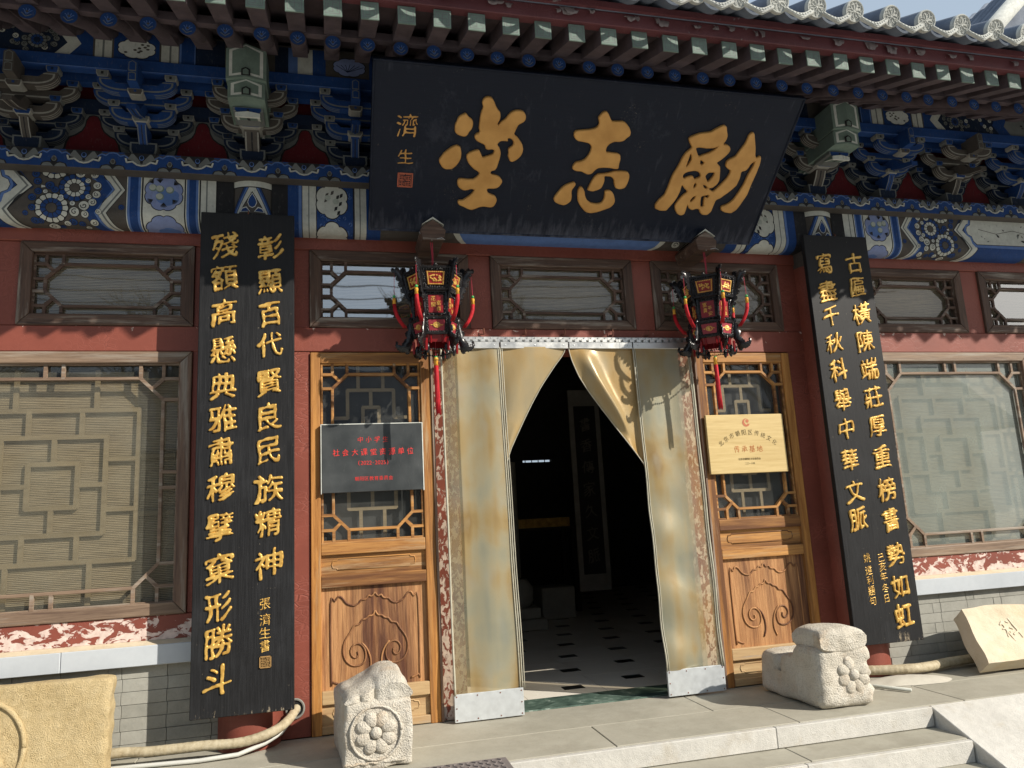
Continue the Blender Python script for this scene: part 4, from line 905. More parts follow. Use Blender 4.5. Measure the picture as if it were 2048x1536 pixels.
def dou(parent, x, y, z0, w, h, mats):
    m = MB()
    v = []
    for (ww, zz) in ((w*.72, z0), (w, z0+h*.45), (w, z0+h)):
        v += [(x-ww/2, y-ww/2, zz), (x+ww/2, y-ww/2, zz), (x+ww/2, y+ww/2, zz), (x-ww/2, y+ww/2, zz)]
    fs = [(0, 1, 2, 3), (8, 9, 10, 11)]+[(i*4+k, i*4+(k+1) % 4, i*4+4+(k+1) % 4, i*4+4+k) for i in (0, 1) for k in range(4)]
    m.add(v, fs, 1)
    m.prism([(x-w*.34, z0+h*.12), (x-w*.43, z0+h*.5), (x-w*.43, z0+h*.9), (x+w*.43, z0+h*.9), (x+w*.43, z0+h*.5), (x+w*.34, z0+h*.12)], y-w/2-.0015, y-w/2+.006, 'y', 0)
    m.prism([(x-.006, z0+h*.35), (x-.006, z0+h*.75), (x+.006, z0+h*.75), (x+.006, z0+h*.35)], y-w/2-.0024, y-w/2-.0015, 'y', 2)
    return m.build('bearing_block', mats, parent)
def ang(parent, pts_top, pts_bot, w, mats, name='lever_beak', x=0):
    """forward-reaching lever seen from the side: profile in (y, z)"""
    poly = pts_top+pts_bot[::-1]
    m = MB(); m.prism(poly, x-w/2, x+w/2, 'x', 0)
    # pale stripes painted on the visible underside
    for ox, ww in ((-.42, .10), (.42, .10), (0, .12)):
        pl = [(yy, zz-.0007) for yy, zz in pts_bot]+[(yy, zz+.0005) for yy, zz in pts_bot[::-1]]
        m.prism(pl, x+(ox-ww/2)*w, x+(ox+ww/2)*w, 'x', 1 if ox else 2)
    return m.build(name, mats, parent)
def bracket_set(kind):
    t = bpy.data.objects.new('bracket_set', None); link(t, hall)
    if kind == 'blue': face, edge, blk = [P_BLUE, P_GREY, P_BLACK], P_GREY, [P_GREY, P_EDGE, P_BLACK]
    else: face, edge, blk = [P_TAUPE, P_EDGE, P_BLACK], P_EDGE, [P_BLUE, P_GREY, P_NAVY]
    nav = [P_NAVY, P_GREY, P_BLACK]
    dou(t, 0, -.09, 3.066, .135, .085, [P_NAVY, P_GREY, P_NAVY])
    gong(t, .16, 3.15, 3.232, -.08, .05, nav)
    for s_ in (-1, 1): dou(t, s_*.138, -.08, 3.2325, .058, .032, blk if kind == 'blue' else nav)
    gong(t, .235, 3.2455, 3.325, -.08, .046, nav)
    for s_ in (-1, 1): dou(t, s_*.212, -.08, 3.3255, .058, .032, blk)
    gong(t, .163, 3.24, 3.325, -.185, .05, face)
    for s_ in (-1, 1): dou(t, s_*.140, -.185, 3.3255, .058, .034, blk)
    gong(t, .243, 3.335, 3.418, -.183, .046, face)
    for s_ in (-1, 1): dou(t, s_*.218, -.183, 3.4185, .058, .034, blk)
    gong(t, .19, 3.334, 3.412, -.315, .05, face)
    for s_ in (-1, 1): dou(t, s_*.164, -.315, 3.4125, .058, .036, blk)
    w = .046 if kind != 'head' else .076
    ang(t, [(-.08, 3.24), (-.225, 3.232)], [(-.08, 3.085), (-.12, 3.105), (-.165, 3.145), (-.195, 3.185), (-.215, 3.225)][0:5], w, face)
    dou(t, 0, -.195, 3.2325, .085 if kind != 'head' else .125, .03, [P_GREY if kind == 'blue' else P_BLUE, P_EDGE, P_BLUE])
    if kind != 'head':
        ang(t, [(-.12, 3.33), (-.27, 3.315), (-.33, 3.25), (-.42, 3.225)], [(-.12, 3.25), (-.205, 3.262), (-.33, 3.215), (-.42, 3.198)], w, face)
        dou(t, 0, -.325, 3.315, .075, .03, [P_TAUPE, P_EDGE, P_BLUE])
        m = MB()
        m.prism([(-.024, 3.345), (-.024, 3.455), (0, 3.468), (.024, 3.455), (.024, 3.345)], -.43, -.30, 'y', 0)
        m.prism([(-.018, 3.402), (-.018, 3.45), (0, 3.461), (.018, 3.45), (.018, 3.402)], -.432, -.43, 'y', 1)
        m.prism([(-.014, 3.407), (-.014, 3.446), (0, 3.456), (.014, 3.446), (.014, 3.407)], -.4335, -.432, 'y', 0)
        m.prism([(-.018, 3.35), (-.018, 3.392), (0, 3.398), (.018, 3.392), (.018, 3.35)], -.432, -.43, 'y', 1)
        m.prism([(-.014, 3.354), (-.014, 3.387), (0, 3.391), (.014, 3.387), (.014, 3.354)], -.4335, -.432, 'y', 0)
        m.build('head_tablet', [face[0], P_GREY], t)
    else:
        ang(t, [(-.10, 3.30), (-.30, 3.295), (-.41, 3.225)], [(-.10, 3.25), (-.205, 3.262), (-.41, 3.205)], .125, [P_GREEN, P_WHITE, P_BLACK])
        # flat white front of the broad lever
        m = MB(); m.prism([(-.062, 3.20), (-.062, 3.222), (0, 3.232), (.062, 3.222), (.062, 3.20)], -.418, -.405, 'y'); m.build('lever_tip', P_WHITE, t)
        # big two-stepped beam head with a ridge down its face
        def stage(z0, z1, w_, y_, rid, pk):
            mm = MB()
            v = [(-w_/2, y_, z0), (0, y_-rid, z0+pk*.4), (w_/2, y_, z0), (w_/2, y_, z1), (0, y_-rid, z1+pk), (-w_/2, y_, z1), (-w_/2, -.1, z0), (w_/2, -.1, z0), (w_/2, -.1, z1), (0, -.1, z1+pk), (-w_/2, -.1, z1)]
            mm.add(v, [(0, 1, 4, 5), (1, 2, 3, 4), (0, 6, 7, 2, 1), (5, 4, 9, 10), (4, 3, 8, 9), (0, 5, 10, 6), (2, 7, 8, 3), (6, 10, 9, 8, 7)], 0)
            for k_, (sh, mt) in enumerate(((.016, 1), (.032, 0))):
                for sx in (-1, 1):
                    e = .0012*(k_+1)
                    P0 = lambda u, zz: (sx*u*w_/2, y_-rid*(1-u)-e, zz)
                    a0 = 1-sh/(w_/2); zb0 = z0+sh*.8; ztp = z1-sh*.5
                    mm.add([P0(0, zb0+pk*.4), P0(a0, zb0), P0(a0, ztp), P0(0, ztp+pk)], [(0, 1, 2, 3)], mt)
            mm.prism([(-.022, z0+.018), (-.022, z0+.05), (0, z0+.062), (.022, z0+.05), (.022, z0+.018)], y_-rid-.006, y_-rid+.01, 'y', 2)
            mm.prism([(-.014, z0+.02), (-.014, z0+.044), (0, z0+.053), (.014, z0+.044), (.014, z0+.02)], y_-rid-.0075, y_-rid-.0055, 'y', 0)
            return mm
        stage(3.262, 3.352, .185, -.485, .012, .022).build('beam_head', [P_GREEN, P_WHITE, P_BLACK], t)
        stage(3.358, 3.530, .20, -.505, .014, .028).build('beam_head', [P_GREEN, P_WHITE, P_BLACK], t)
        dou(t, 0, -.33, 3.225, .15, .035, [P_BLUE, P_GREY, P_NAVY])
    return t
bs = {k: bracket_set(k) for k in ('blue', 'head', 'grey')}
spots = [(-2.10, 'blue'), (-1.54, 'grey'), (-.98, 'blue'), (XL, 'head'), (.14, 'blue'), (.745, 'grey'), (1.385, 'blue'), (2.02, 'grey'), (2.60, 'blue'), (XR, 'head'), (3.745, 'blue'), (4.30, 'grey'), (4.86, 'blue'), (5.42, 'grey')]
seen = set()
for x, k in spots:
    o = bs[k] if k not in seen else copy_tree(bs[k], hall); seen.add(k); o.location = (x, 0, 0)
def fill_panel(xa, xb):
    """red board between two bracket sets with a painted cloud outline"""
    c = (xa+xb)/2; w = (xb-xa)/2
    m = part(MB().box(c-w+.06, c+w-.06, -.052, -.03, 3.066, 3.40), 'fill_board', P_NAVY)
    A = Art(lambda u, v, l: (c+u, -.0525-l, v), bounds=[(1, 3.067, 3.39)])
    prof = [(.0, .30), (.020, .295), (.034, .27), (.04, .235), (.055, .205), (.085, .18), (.115, .165), (.13, .135), (.137, .10), (.155, .06), (.165, .0)]
    def shape(k, dz, m, l):
        pts = [(a*k+dz*.5 if a else 0, 3.066+b-.02+dz) for a, b in prof]
        A.poly(pts+[(-x, z) for x, z in pts[::-1][:-1]], m, l)
    shape(1.16, .026, GRY, 2); shape(1.02, .004, BLK, 3); shape(.97, -.002, RDD, 4)
    A.build('fill_painting', m)
sx = sorted(x for x, k in spots)
for a, b in zip(sx[:-1], sx[1:]): fill_panel(a, b)
# horizontal ties and boards of the bracket zone
part(MB().box(-4, 6.8, -.105, -.055, 3.352, 3.415), 'tie_beam', P_NAVY)
part(MB().box(-4, 6.8, -.06, -.04, 3.415, 3.54), 'red_board', P_RED)
part(MB().box(-4, 6.8, -.21, -.158, 3.452, 3.50), 'tie_beam', P_BLUE)
part(MB().box(-4, 6.8, -.30, -.20, 3.5, 3.51), 'soffit_board', P_NAVY)
tb = part(MB().box(-4, 6.8, -.345, -.29, 3.45, 3.523), 'tie_beam', P_BLUE, bevel=.003)
MB().box(-4, 6.8, -.3465, -.344, 3.454, 3.4565).build('edge_line', P_SKY, tb)
# upper painted beam
ub = part(MB().box(-4, 6.8, -.322, -.2, 3.526, 3.70), 'purlin_board', P_TAUPE)
A = Art(lambda u, v, l: (u, -.3225-l, v), bounds=[(1, 3.527, 3.69)])
def upper(col, mir):
    if mir: A.flip = 2*col
    X = lambda d_: col-d_
    z0, z1, zm = 3.52, 3.7, 3.60
    A.band(X(.28), X(.13), z0, z1, NVY, 1); A.band(X(.36), X(.28), z0, z1, SKYB, 1); A.band(X(.35), X(.285), z0, z1, BLU, 2)
    A.band(X(.45), X(.365), z0, z1, CRM, 1); A.band(X(.41), X(.40), z0, z1, GRY, 2)
    A.band(X(.68), X(.46), z0, z1, BLU, 1)
    A.poly(lobed((X(.57), zm), .098, .062, 8), BLK, 2); A.poly(lobed((X(.57), zm), .093, .057, 8), WHT, 3)
    rnd = random.Random(2)
    for k in range(9):
        c = (X(.57)+rnd.uniform(-.06, .06), zm+rnd.uniform(-.03, .025)); A.circle(c, .009, TAU, 4+k % 2, 8, .006)
    A.band(X(.77), X(.69), z0, z1, CRM, 1); A.band(X(.735), X(.725), z0, z1, GRY, 2)
    L = [(X(.90), z1), (X(.835), zm), (X(.90), z0)]
    A.poly([(X(.78), z0), (X(.78), z1), (X(.90), z1), (X(.835), zm), (X(.90), z0)], BLU, 1)
    A.poly([(X(.90), z1), (X(.835), zm), (X(.90), z0), (X(.97), z0), (X(.90), zm), (X(.97), z1)], CRM, 2)
    A.poly([(X(.97), z1), (X(.90), zm), (X(.97), z0), (X(1.42), z0), (X(1.36), zm), (X(1.42), z1)], NVY, 1)
    for k in range(34):
        c = (X(rnd.uniform(.95, 1.36)), rnd.uniform(3.54, 3.67)); A.circle(c, .017, BLK, 2+3*(k % 4), 10); A.circle(c, .0145, rnd.choice((GRY, GRY, BLU, CRM)), 3+3*(k % 4), 10); A.spiral(c, .010, .003, BLK, 4+3*(k % 4), rnd.random()*6, 1., 1, 6)
    A.rosette((X(1.04), 3.60), .045, 16, (GRY, BLU), NVY, 12)
    A.poly([(X(1.42), z1), (X(1.36), zm), (X(1.42), z0), (X(1.52), z0), (X(1.46), zm), (X(1.52), z1)], BLU, 4)
    A.poly([(X(1.52), z1), (X(1.46), zm), (X(1.52), z0), (X(2.6), z0), (X(2.6), z1)], GRY, 3)
    for k in range(14): c = (X(rnd.uniform(1.6, 2.3)), rnd.uniform(3.56, 3.65)); A.circle(c, .012, rnd.choice((TAU, BLK, NVY)), 5+k % 2, 8, .007)
    A.flip = None
upper(XL, False); upper(XR, True)
X = XL
A.band(X+.13, X+.2, 3.52, 3.7, NVY, 1); A.band(X+.2, X+.29, 3.52, 3.7, SKYB, 1); A.band(X+.25, X+.33, 3.52, 3.7, CRM, 2); A.band(X+.33, X+.40, 3.52, 3.7, BLU, 2)
A.poly(lobed((X+.53, 3.60), .095, .06, 8), BLK, 2); A.poly(lobed((X+.53, 3.60), .09, .055, 8), LIL, 3)
for k in range(7): A.stroke([(X+.52, 3.57), (X+.46+.025*k, 3.62-.004*abs(k-3))], .0035, NVY, 4+k % 2)
A.band(X+.64, X+.72, 3.52, 3.7, BLU, 2); A.band(X+.72, XR-.13, 3.52, 3.7, NVY, 2)
A.build('purlin_painting', ub)
# ================================================================ rafters and eaves
YR, ZR, YF, ZF = -.92, 3.338, -1.195, 3.318
s_r = .1622; x0r = 1.396-s_r*.5
slope = math.radians(30); slf = math.radians(20.5)
def art_disc():
    m = MB(); R = .036
    m.tube([(0, 0, 0), (0, .004, 0)], R*1.0, 20, 0)
    A = Art(lambda u, v, l: (u, -.0008-l, v)); A.mb = m
    A.circle((0, 0), R*.97, BLU, 0, 20); 
    for a in (-.9, -.3, .3, .9): A.stroke([(0, -.016), (.014*math.sin(a*1.1), .004), (.024*math.sin(a), .018*math.cos(a)-.002)], .0035, SKYB, 2)
    A.stroke([(-.02, -.010), (-.004, -.022), (0, -.024)], .004, GRY, 3); A.stroke([(.02, -.010), (.004, -.022), (0, -.024)], .004, GRY, 3)
    A.circle((0, .0), .006, TAU, 4, 8)
    return m.build('painted_end', PAL)
disc = art_disc(); disc_me = disc.data; bpy.data.objects.remove(disc)
disc_me.materials[0] = RED_RAFT
rf = MB(); rf.add([(.0375*math.cos(2*math.pi*k/20), yy*.95, .0375*math.sin(2*math.pi*k/20)+yy*.95*math.tan(slope)) for yy in (.003, 1) for k in range(20)], [(k, (k+1) % 20, 20+(k+1) % 20, 20+k) for k in range(20)]+[tuple(range(20)), tuple(range(20, 40))]); rf_o = rf.build('round_rafter', RED_RAFT, None, smooth=True, auto=50); rf_me = rf_o.data; bpy.data.objects.remove(rf_o)
def sq():
    m = MB(); h = .040
    m.box(-h, h, 0, .006, -.044, .044, 0)
    A = Art(lambda u, v, l: (u, -.0008-l, v)); A.mb = m
    A.band(-h*.94, h*.94, -.041, .041, GRN, 0)
    for a, b in (((-.03, .032), (.03, .032)), ((.03, .032), (.03, -.032)), ((.03, -.032), (-.03, -.032)), ((-.03, -.032), (-.03, .032)), ((0, .024), (0, -.024)), ((-.022, 0), (.022, 0)), ((0, .022), (.02, .022)), ((.02, 0), (.02, -.02)), ((0, -.022), (-.02, -.022)), ((-.02, 0), (-.02, .02))):
        A.stroke([a, b], .0035, GRY, 2)
    return m.build('painted_end', PAL)
sqo = sq(); sq_me = sqo.data; bpy.data.objects.remove(sqo); sq_me.materials[0] = P_GREEN
ff = MB(); h = .039; L = .75
v = [(x, y, z+(y*math.tan(slf))) for x in (-h, h) for y in (.006, L) for z in (-.043, .043)]
ff.add(v, [(0, 1, 3, 2), (4, 6, 7, 5), (0, 4, 5, 1), (2, 3, 7, 6), (0, 2, 6, 4), (1, 5, 7, 3)])
ffo = ff.build('flying_rafter', RED_RAFT); ff_me = ffo.data; bpy.data.objects.remove(ffo)
rnd = random.Random(4)
for k in range(-22, 31):
    x = x0r+s_r*(k+1)
    if not -2.75 < x < 6.2: continue
    o = bpy.data.objects.new('round_rafter', rf_me); link(o, hall); o.location = (x+rnd.uniform(-.004, .004), YR+rnd.uniform(-.006, .006), ZR)
    e = bpy.data.objects.new('painted_end', disc_me); link(e, o); e.rotation_euler = (0, rnd.choice((0, 0, .2, -.15)), 0)
    xf = .0
    o = bpy.data.objects.new('flying_rafter', ff_me); link(o, hall); o.location = (x+rnd.uniform(-.003, .003), YF+rnd.uniform(-.004, .004), ZF+rnd.uniform(-.002, .002))
    o.rotation_euler = (0, rnd.uniform(-.02, .02), 0)
    e = bpy.data.objects.new('painted_end', sq_me); link(e, o); e.rotation_euler = (0, rnd.choice((0, math.pi)), 0)
    if e.rotation_euler[1] > 1: e.rotation_euler = (0, 0, 0)
EX0, EX1 = -2.8, 6.3
def slope_box(y0, z0, y1, z1, th, name, mat, x0=EX0, x1=EX1):
    n = Vector((0, -(z1-z0), (y1-y0))).normalized()*th
    return part(MB().prism([(y0, z0), (y1, z1), (y1+n.y, z1+n.z), (y0+n.y, z0+n.z)], x0, x1, 'x'), name, mat)
slope_box(YR+.02, ZR+.05, -.0, ZR+.05+.9*math.tan(slope), .02, 'roof_board', RED_RAFT)
part(MB().box(EX0, EX1, YR+.004, YR+.04, ZR+.034, ZR+.075), 'rafter_batten', RED_RAFT)
slope_box(YF+.01, ZF+.046, YF+.60, ZF+.046+.59*math.tan(slf), .018, 'roof_board', RED_RAFT)
# red fascia board above the flying rafters, with flaps of lifting paint
fas = part(MB().box(EX0, EX1, YF-.022, YF+.03, ZF+.0455, ZF+.118), 'fascia_board', RED_EAVE, bevel=.003)
FLAP = red_paint('lifting_paint_skin', base=(.24, .20, .20), under=(.3, .1, .08), peel=.0)
for k in range(46):
    x = rnd.uniform(.4, 4.4) if k < 34 else rnd.uniform(EX0, EX1); z = ZF+.118-rnd.uniform(0, .02); w_ = rnd.uniform(.02, .085); hh = rnd.uniform(.02, .05)
    n = 5; vs_ = []; fs_ = []
    cur = rnd.uniform(.008, .022)
    for i in range(n+1):
        for j in range(4):
            u = i/n-.5; t = j/3
            vs_.append((x+u*w_*(1-.4*t)+rnd.uniform(-.003, .003), YF-.0235-cur*math.sin(t*2.2)*(.4+abs(u))*1.2, z-hh*t+rnd.uniform(-.003, .003)))
    for i in range(n):
        for j in range(3): fs_.append((i*4+j, i*4+j+1, (i+1)*4+j+1, (i+1)*4+j))
    MB().add(vs_, fs_).build('paint_flake', FLAP, fas)
# tile bed and tiles
TS = math.radians(24); YT, ZT = -1.35, 3.497; s_t = .2185; x_t = 2.170
slope_box(YF-.03, ZF+.115, .6, ZF+.115+1.8*math.tan(TS), .03, 'roof_bed', TILE)
part(MB().box(EX0, EX1, YF-.05, YF+.02, ZF+.1185, ZF+.150), 'eave_batten', RED_EAVE)
def end_disc():
    m = MB(); R = .056
    m.tube([(0, 0, 0), (0, .02, 0)], R, 28, 0)
    m.tube([(R*.9*math.cos(a), -.001, R*.9*math.sin(a)) for a in [2*math.pi*i/28 for i in range(29)]], .0045, 6)
    # lotus in relief
    m.ball((0, -.001, -.004), (.008, .004, .008), 8, 5)
    for k in range(8):
        a = 2*math.pi*k/8+.2; c = (.022*math.cos(a), -.001, .022*math.sin(a))
        pts = []
        for i in range(13):
            b = 2*math.pi*i/12; u, v_ = .016*math.cos(b), .0075*math.sin(b); pts.append((c[0]+u*math.cos(a)-v_*math.sin(a), -.0015, c[2]+u*math.sin(a)+v_*math.cos(a)))
        m.tube(pts, .0022, 5)
    for k in range(10):
        a = 2*math.pi*(k+.5)/10; m.tube([(.038*math.cos(a), -.001, .038*math.sin(a)), (.044*math.cos(a+.13), -.002, .044*math.sin(a+.13)), (.040*math.cos(a+.26), -.001, .040*math.sin(a+.26))], .0026, 5)
    return m
em = end_disc(); eo = em.build('end_cap', TILEEND, None, smooth=True, auto=45); end_me = eo.data; bpy.data.objects.remove(eo)
cm = MB(); cm.tube([(0, .015, 0), (0, .30, 0), (0, .303, 0)], [.054, .056, .050], 24); co_ = cm.build('cover_tile', TILE, None, smooth=True, auto=40); cov_me = co_.data; bpy.data.objects.remove(co_)
def drip():
    m = MB(); n = 10; pts = []
    hw = .082
    for i in range(n+1):
        u = -1+2*i/n; pts.append((u*hw, -.044*(1-u*u)))
    top = [(x, z+.0) for x, z in pts]
    # hanging decorated lip: between the arc and a deeper lobed arc
    low = [(x, z-.036-.010*math.cos(x/hw*math.pi*1.5)*(1-abs(x/hw))) for x, z in pts]
    vs_ = [(x, -.004, z) for x, z in top]+[(x, -.014, z) for x, z in low]+[(x, .010, z) for x, z in top]+[(x, .0, z) for x, z in low]
    k = n+1
    fs_ = [(i, i+1, k+i+1, k+i) for i in range(n)]+[(2*k+i, 3*k+i, 3*k+i+1, 2*k+i+1) for i in range(n)]+[(k+i, k+i+1, 3*k+i+1, 3*k+i) for i in range(n)]+[(i, 2*k+i, 2*k+i+1, i+1) for i in range(n)]+[(0, k, 3*k, 2*k), (n, 2*k+n, 3*k+n, k+n)]
    m.add(vs_, fs_)
    for a, b in ((.18, .0035), (.82, .0035)):
        m.tube([(x*.96, -.005-.010*a-.001, z+(z2-z)*a) for (x, z), (_, z2) in zip(top, low)], b, 5)
    for i in range(1, n):
        x, z = pts[i]; m.ball((x, -.012, z-.017), (.006, .003, .007), 7, 4)
    return m
do_ = drip().build('drip_lip', TILEEND, None, smooth=True, auto=35); drip_me = do_.data; bpy.data.objects.remove(do_)
pm = MB(); n = 10; hw = .085; a_ = []; 
for y_ in (0, .27):
    for th in (0, -.012):
        for i in range(n+1): u = -1+2*i/n; a_.append((u*hw, y_, -.05*(1-u*u)+th+(.012 if y_ == 0 else 0)))
k = n+1
fs_ = [(i, i+1, 2*k+i+1, 2*k+i) for i in range(n)]+[(k+i, 3*k+i, 3*k+i+1, k+i+1) for i in range(n)]+[(i, k+i, k+i+1, i+1) for i in range(n)]+[(2*k+i, 2*k+i+1, 3*k+i+1, 3*k+i) for i in range(n)]
po_ = pm.add(a_, fs_).build('pan_tile', TILE, None, smooth=True, auto=40); pan_me = po_.data; bpy.data.objects.remove(po_)
for k in range(-23, 20):
    x = x_t+s_t*k
    if not EX0+.1 < x < EX1-.1: continue
    jx = rnd.uniform(-.004, .004)
    for j in range(5):
        o = bpy.data.objects.new('cover_tile', cov_me); link(o, hall); o.location = (x+jx, YT+.295*j*math.cos(TS), ZT+.295*j*math.sin(TS)+rnd.uniform(-.002, .002)); o.rotation_euler = (TS+rnd.uniform(-.01, .01), 0, rnd.uniform(-.01, .01))
        if j == 0:
            e = bpy.data.objects.new('end_cap', end_me); link(e, o); e.rotation_euler = (-.10+rnd.uniform(-.03, .03), rnd.uniform(-.5, .5), 0)
        if j < 5:
            q = bpy.data.objects.new('pan_tile', pan_me); link(q, hall); q.location = (x+s_t/2+jx, YT+.02+.25*j*math.cos(TS), ZT-.012+.25*j*math.sin(TS)); q.rotation_euler = (TS, 0, 0)
            if j == 0:
                e = bpy.data.objects.new('drip_lip', drip_me); link(e, q); e.location = (0, 0, .008); e.rotation_euler = (-TS-.25, 0, 0)
slope_box(YT+1.3, ZT+1.3*math.tan(TS)-.02, 3.4, ZT+4.75*math.tan(TS), .08, 'upper_roof', TILE)
# ================================================================ big name board, leaning out under the eaves
UP = Vector((0, -.77290, .63452)); ORG = Vector((.205, -.215, 2.676)); BW, BH = 2.382, .926
NB = UP.cross(Vector((1, 0, 0)))
if NB.y > 0: NB = -NB           # outward normal, towards the viewer
board = thing('name_board', 'large black board with three big gold characters leaning out over the doorway', 'signboard', ORG)
MBD = Matrix(((1, UP.x, NB.x, 0), (0, UP.y, NB.y, 0), (0, UP.z, NB.z, 0), (0, 0, 0, 1)))
def on_board(mb, name, mat, **k):
    o = mb.build(name, mat, board, **k); o.matrix_local = MBD; return o
m = MB(); m.box(0, BW, 0, BH, -.05, -.006); on_board(m, 'board_panel', LACQB, bevel=.004)
m = MB(); t_ = .012
m.box(0, BW, 0, t_, -.05, .0).box(0, BW, BH-t_, BH, -.05, .0).box(0, t_, t_, BH-t_, -.05, 0).box(BW-t_, BW, t_, BH-t_, -.05, 0)
on_board(m, 'edge_strip', LACQB, bevel=.003)
def smooth_loop(l, d=.008, it=1):
    q = resample(l, d)
    for _ in range(it): q = [((q[i-1][0]+2*q[i][0]+q[(i+1) % len(q)][0])/4, (q[i-1][1]+2*q[i][1]+q[(i+1) % len(q)][1])/4) for i in range(len(q))]
    return q
def board_relief(name, loops, mat, depth=.012, bevel=.006, z=-.001):
    o = relief(name, loops, mat, board, depth, bevel, Matrix.Translation((0, 0, z))); o.matrix_local = MBD; return o
for CH in (CH_TANG, CH_ZHI, CH_LI): board_relief('gold_character', [smooth_loop(l) for l in CH], GOLDB)
for c, y_, s_ in (('濟', .607, .150), ('生', .440, .105)):
    o = glyphs('signature_character', [(c, .183, y_, s_, 0)], GOLDB, board, .004, Matrix.Translation((0, 0, -.006)), .9, -.02); o.matrix_local = MBD
SEAL = simple('seal_red', (.42, .11, .06), .6, .2)
def seal(x, y, s, mat, build):
    rnd = random.Random(int(s*1e4)); m = MB()
    m.box(x-s/2, x+s/2, y-s/2, y-s/2+s*.07, -.006, -.003).box(x-s/2, x+s/2, y+s/2-s*.07, y+s/2, -.006, -.003).box(x-s/2, x-s/2+s*.07, y-s/2, y+s/2, -.006, -.003).box(x+s/2-s*.07, x+s/2, y-s/2, y+s/2, -.006, -.003)
    for qx in (-1, 1):
        for qy in (-1, 1):
            cx, cy = x+qx*s*.21, y+qy*s*.21; e = s*.18
            for k in range(4): yy = cy-e+k*2*e/3; m.box(cx-e, cx+e*(1 if k % 2 else .6), yy-s*.018, yy+s*.018, -.006, -.0031)
            for xx in (cx-e, cx, cx+e*.9): m.box(xx-s*.016, xx+s*.016, cy-e, cy+e*rnd.uniform(.2, 1), -.006, -.0033)
    return build(m)
seal(.188, .309, .082, SEAL, lambda m: on_board(m, 'seal', SEAL))
# the pegs that carry the board and the lanterns
for i, x in enumerate((.557, 2.238)):
    pg = part(MB().prism([(x-.058, 2.60), (x-.072, 2.66), (x-.05, 2.688), (x, 2.722), (x+.05, 2.688), (x+.072, 2.66), (x+.058, 2.60)][::1], -.30, .02, 'y'), 'beam_peg', WOODX, bevel=.003)
    MB().prism([(x-.062, 2.690), (x, 2.726), (x+.062, 2.690), (x, 2.735), ][::1], -.305, -.02, 'y').build('peg_cap', P_CREAM, pg)
# ================================================================ couplet boards on the columns
def couplet(x, z0, z1, label, right, left, tilt=0):
    w = .476; t = thing('couplet_board', label, 'signboard', (x, -.222, z0))
    MB().box(-w/2, w/2, 0, .035, 0, z1-z0).build('board_panel', LACQ, t, bevel=.003)
    MB().tube([(0.0, .01, z1-z0-.01), (0, -.004, z1-z0+.004), (0, .01, z1-z0+.02)], .003, 6).build('hanging_nail', IRON, t, smooth=True)
    R = Matrix.Rotation(math.pi/2, 4, 'X')
    for cx, chars in ((right[0], right[1]), (left[0], left[1])):
        for c, zc, s_ in chars:
            glyphs('gold_character', [(c, cx, zc-z0, s_*1.13, 0)], GOLD, t, .009, R, 1.2, .22)
    return t
def at(px, py, Y):
    """where the sight line through a pixel of the photograph meets the upright plane y = Y"""
    a, b = (px-1024)/1480, (py-768)/1480
    dv = r*a+d*b+f; t = (Y+4.2)/dv.y
    return dv.x*t, CAMZ_+dv.z*t
def col_chars(chars, pix, s, Y=-.222):
    return [(c, at(px, py, Y)[1], s) for c, (px, py) in zip(chars, pix)]
o4 = lambda x, y: (400+x/4.655, 430+y/4.655)
o5 = lambda x, y: (400+x/4.389, 740+y/4.389)
o6 = lambda x, y: (390+x/4.267, 1080+y/4.267)
R_ = '彰顯百代賢良民族精神'; RP = [o4(655, 300), o4(650, 620), o4(645, 930), o4(650, 1210), o5(610, 110), o5(630, 405), o5(630, 710), o5(620, 1035), o5(620, 1340), o6(645, 200)]
L_ = '殘額高懸典雅肅穆擘窠形勝斗'; LP = [o4(255, 285), o4(250, 580), o4(240, 910), o4(240, 1255), o5(220, 135), o5(215, 430), o5(210, 720), o5(210, 1035), o5(205, 1375), o6(235, 245), o6(235, 565), o6(230, 865), o6(215, 1200)]
xl = XL-.012
rc = col_chars(R_, RP, .150); lc = col_chars(L_, LP, .153)
sg = [(c, at(*o6(x, y), -.222)[1], .058) for c, x, y in (('張', 610, 545), ('濟', 610, 680), ('生', 590, 795), ('書', 590, 905))]
ct = couplet(xl, .19, 2.742, 'tall black couplet board with small gold seal, on the column left of the doors', (.115, rc), (-.115, lc))
for c, z_, s_ in sg: glyphs('small_gold_character', [(c, .10, z_-.19, s_*1.2, 0)], GOLD, ct, .002, Matrix.Rotation(math.pi/2, 4, 'X'), .9, .0, 40)
sz = at(*o6(603, 1040), -.222)[1]-.19
def bs2(m):
    m.v = [(a, -.0035-(c+.006), b) for a, b, c in m.v]; return m.build('seal', simple('seal_gold', (.34, .20, .07), .6), ct)
seal(.103, sz, .055, None, bs2)
p1 = lambda x, y: (1600+x/4.655, 470+y/4.655)
p2 = lambda x, y: (1640+x/3.012, 780+y/3.012)
R_ = '古匾橫陳端莊厚重榜書勢如虹'; RP = [p1(475, 260), p1(510, 485), p1(545, 730), p1(580, 985), p1(620, 1245), p2(300, 45), p2(330, 220), p2(355, 405), p2(385, 600), p2(408, 780), p2(445, 990), p2(480, 1180), p2(515, 1355)]
L_ = '寫盡千秋科舉中華文脈'; LP = [p1(210, 265), p1(240, 525), p1(275, 760), p1(305, 1005), p1(345, 1260), p2(125, 60), p2(150, 235), p2(175, 420), p2(210, 610), p2(230, 775)]
rc = col_chars(R_, RP, .150); lc = col_chars(L_, LP, .148)
ct = couplet(XR+.03, .20, 2.762, 'tall black couplet board without a seal, on the column right of the doors', (.118, rc), (-.112, lc))
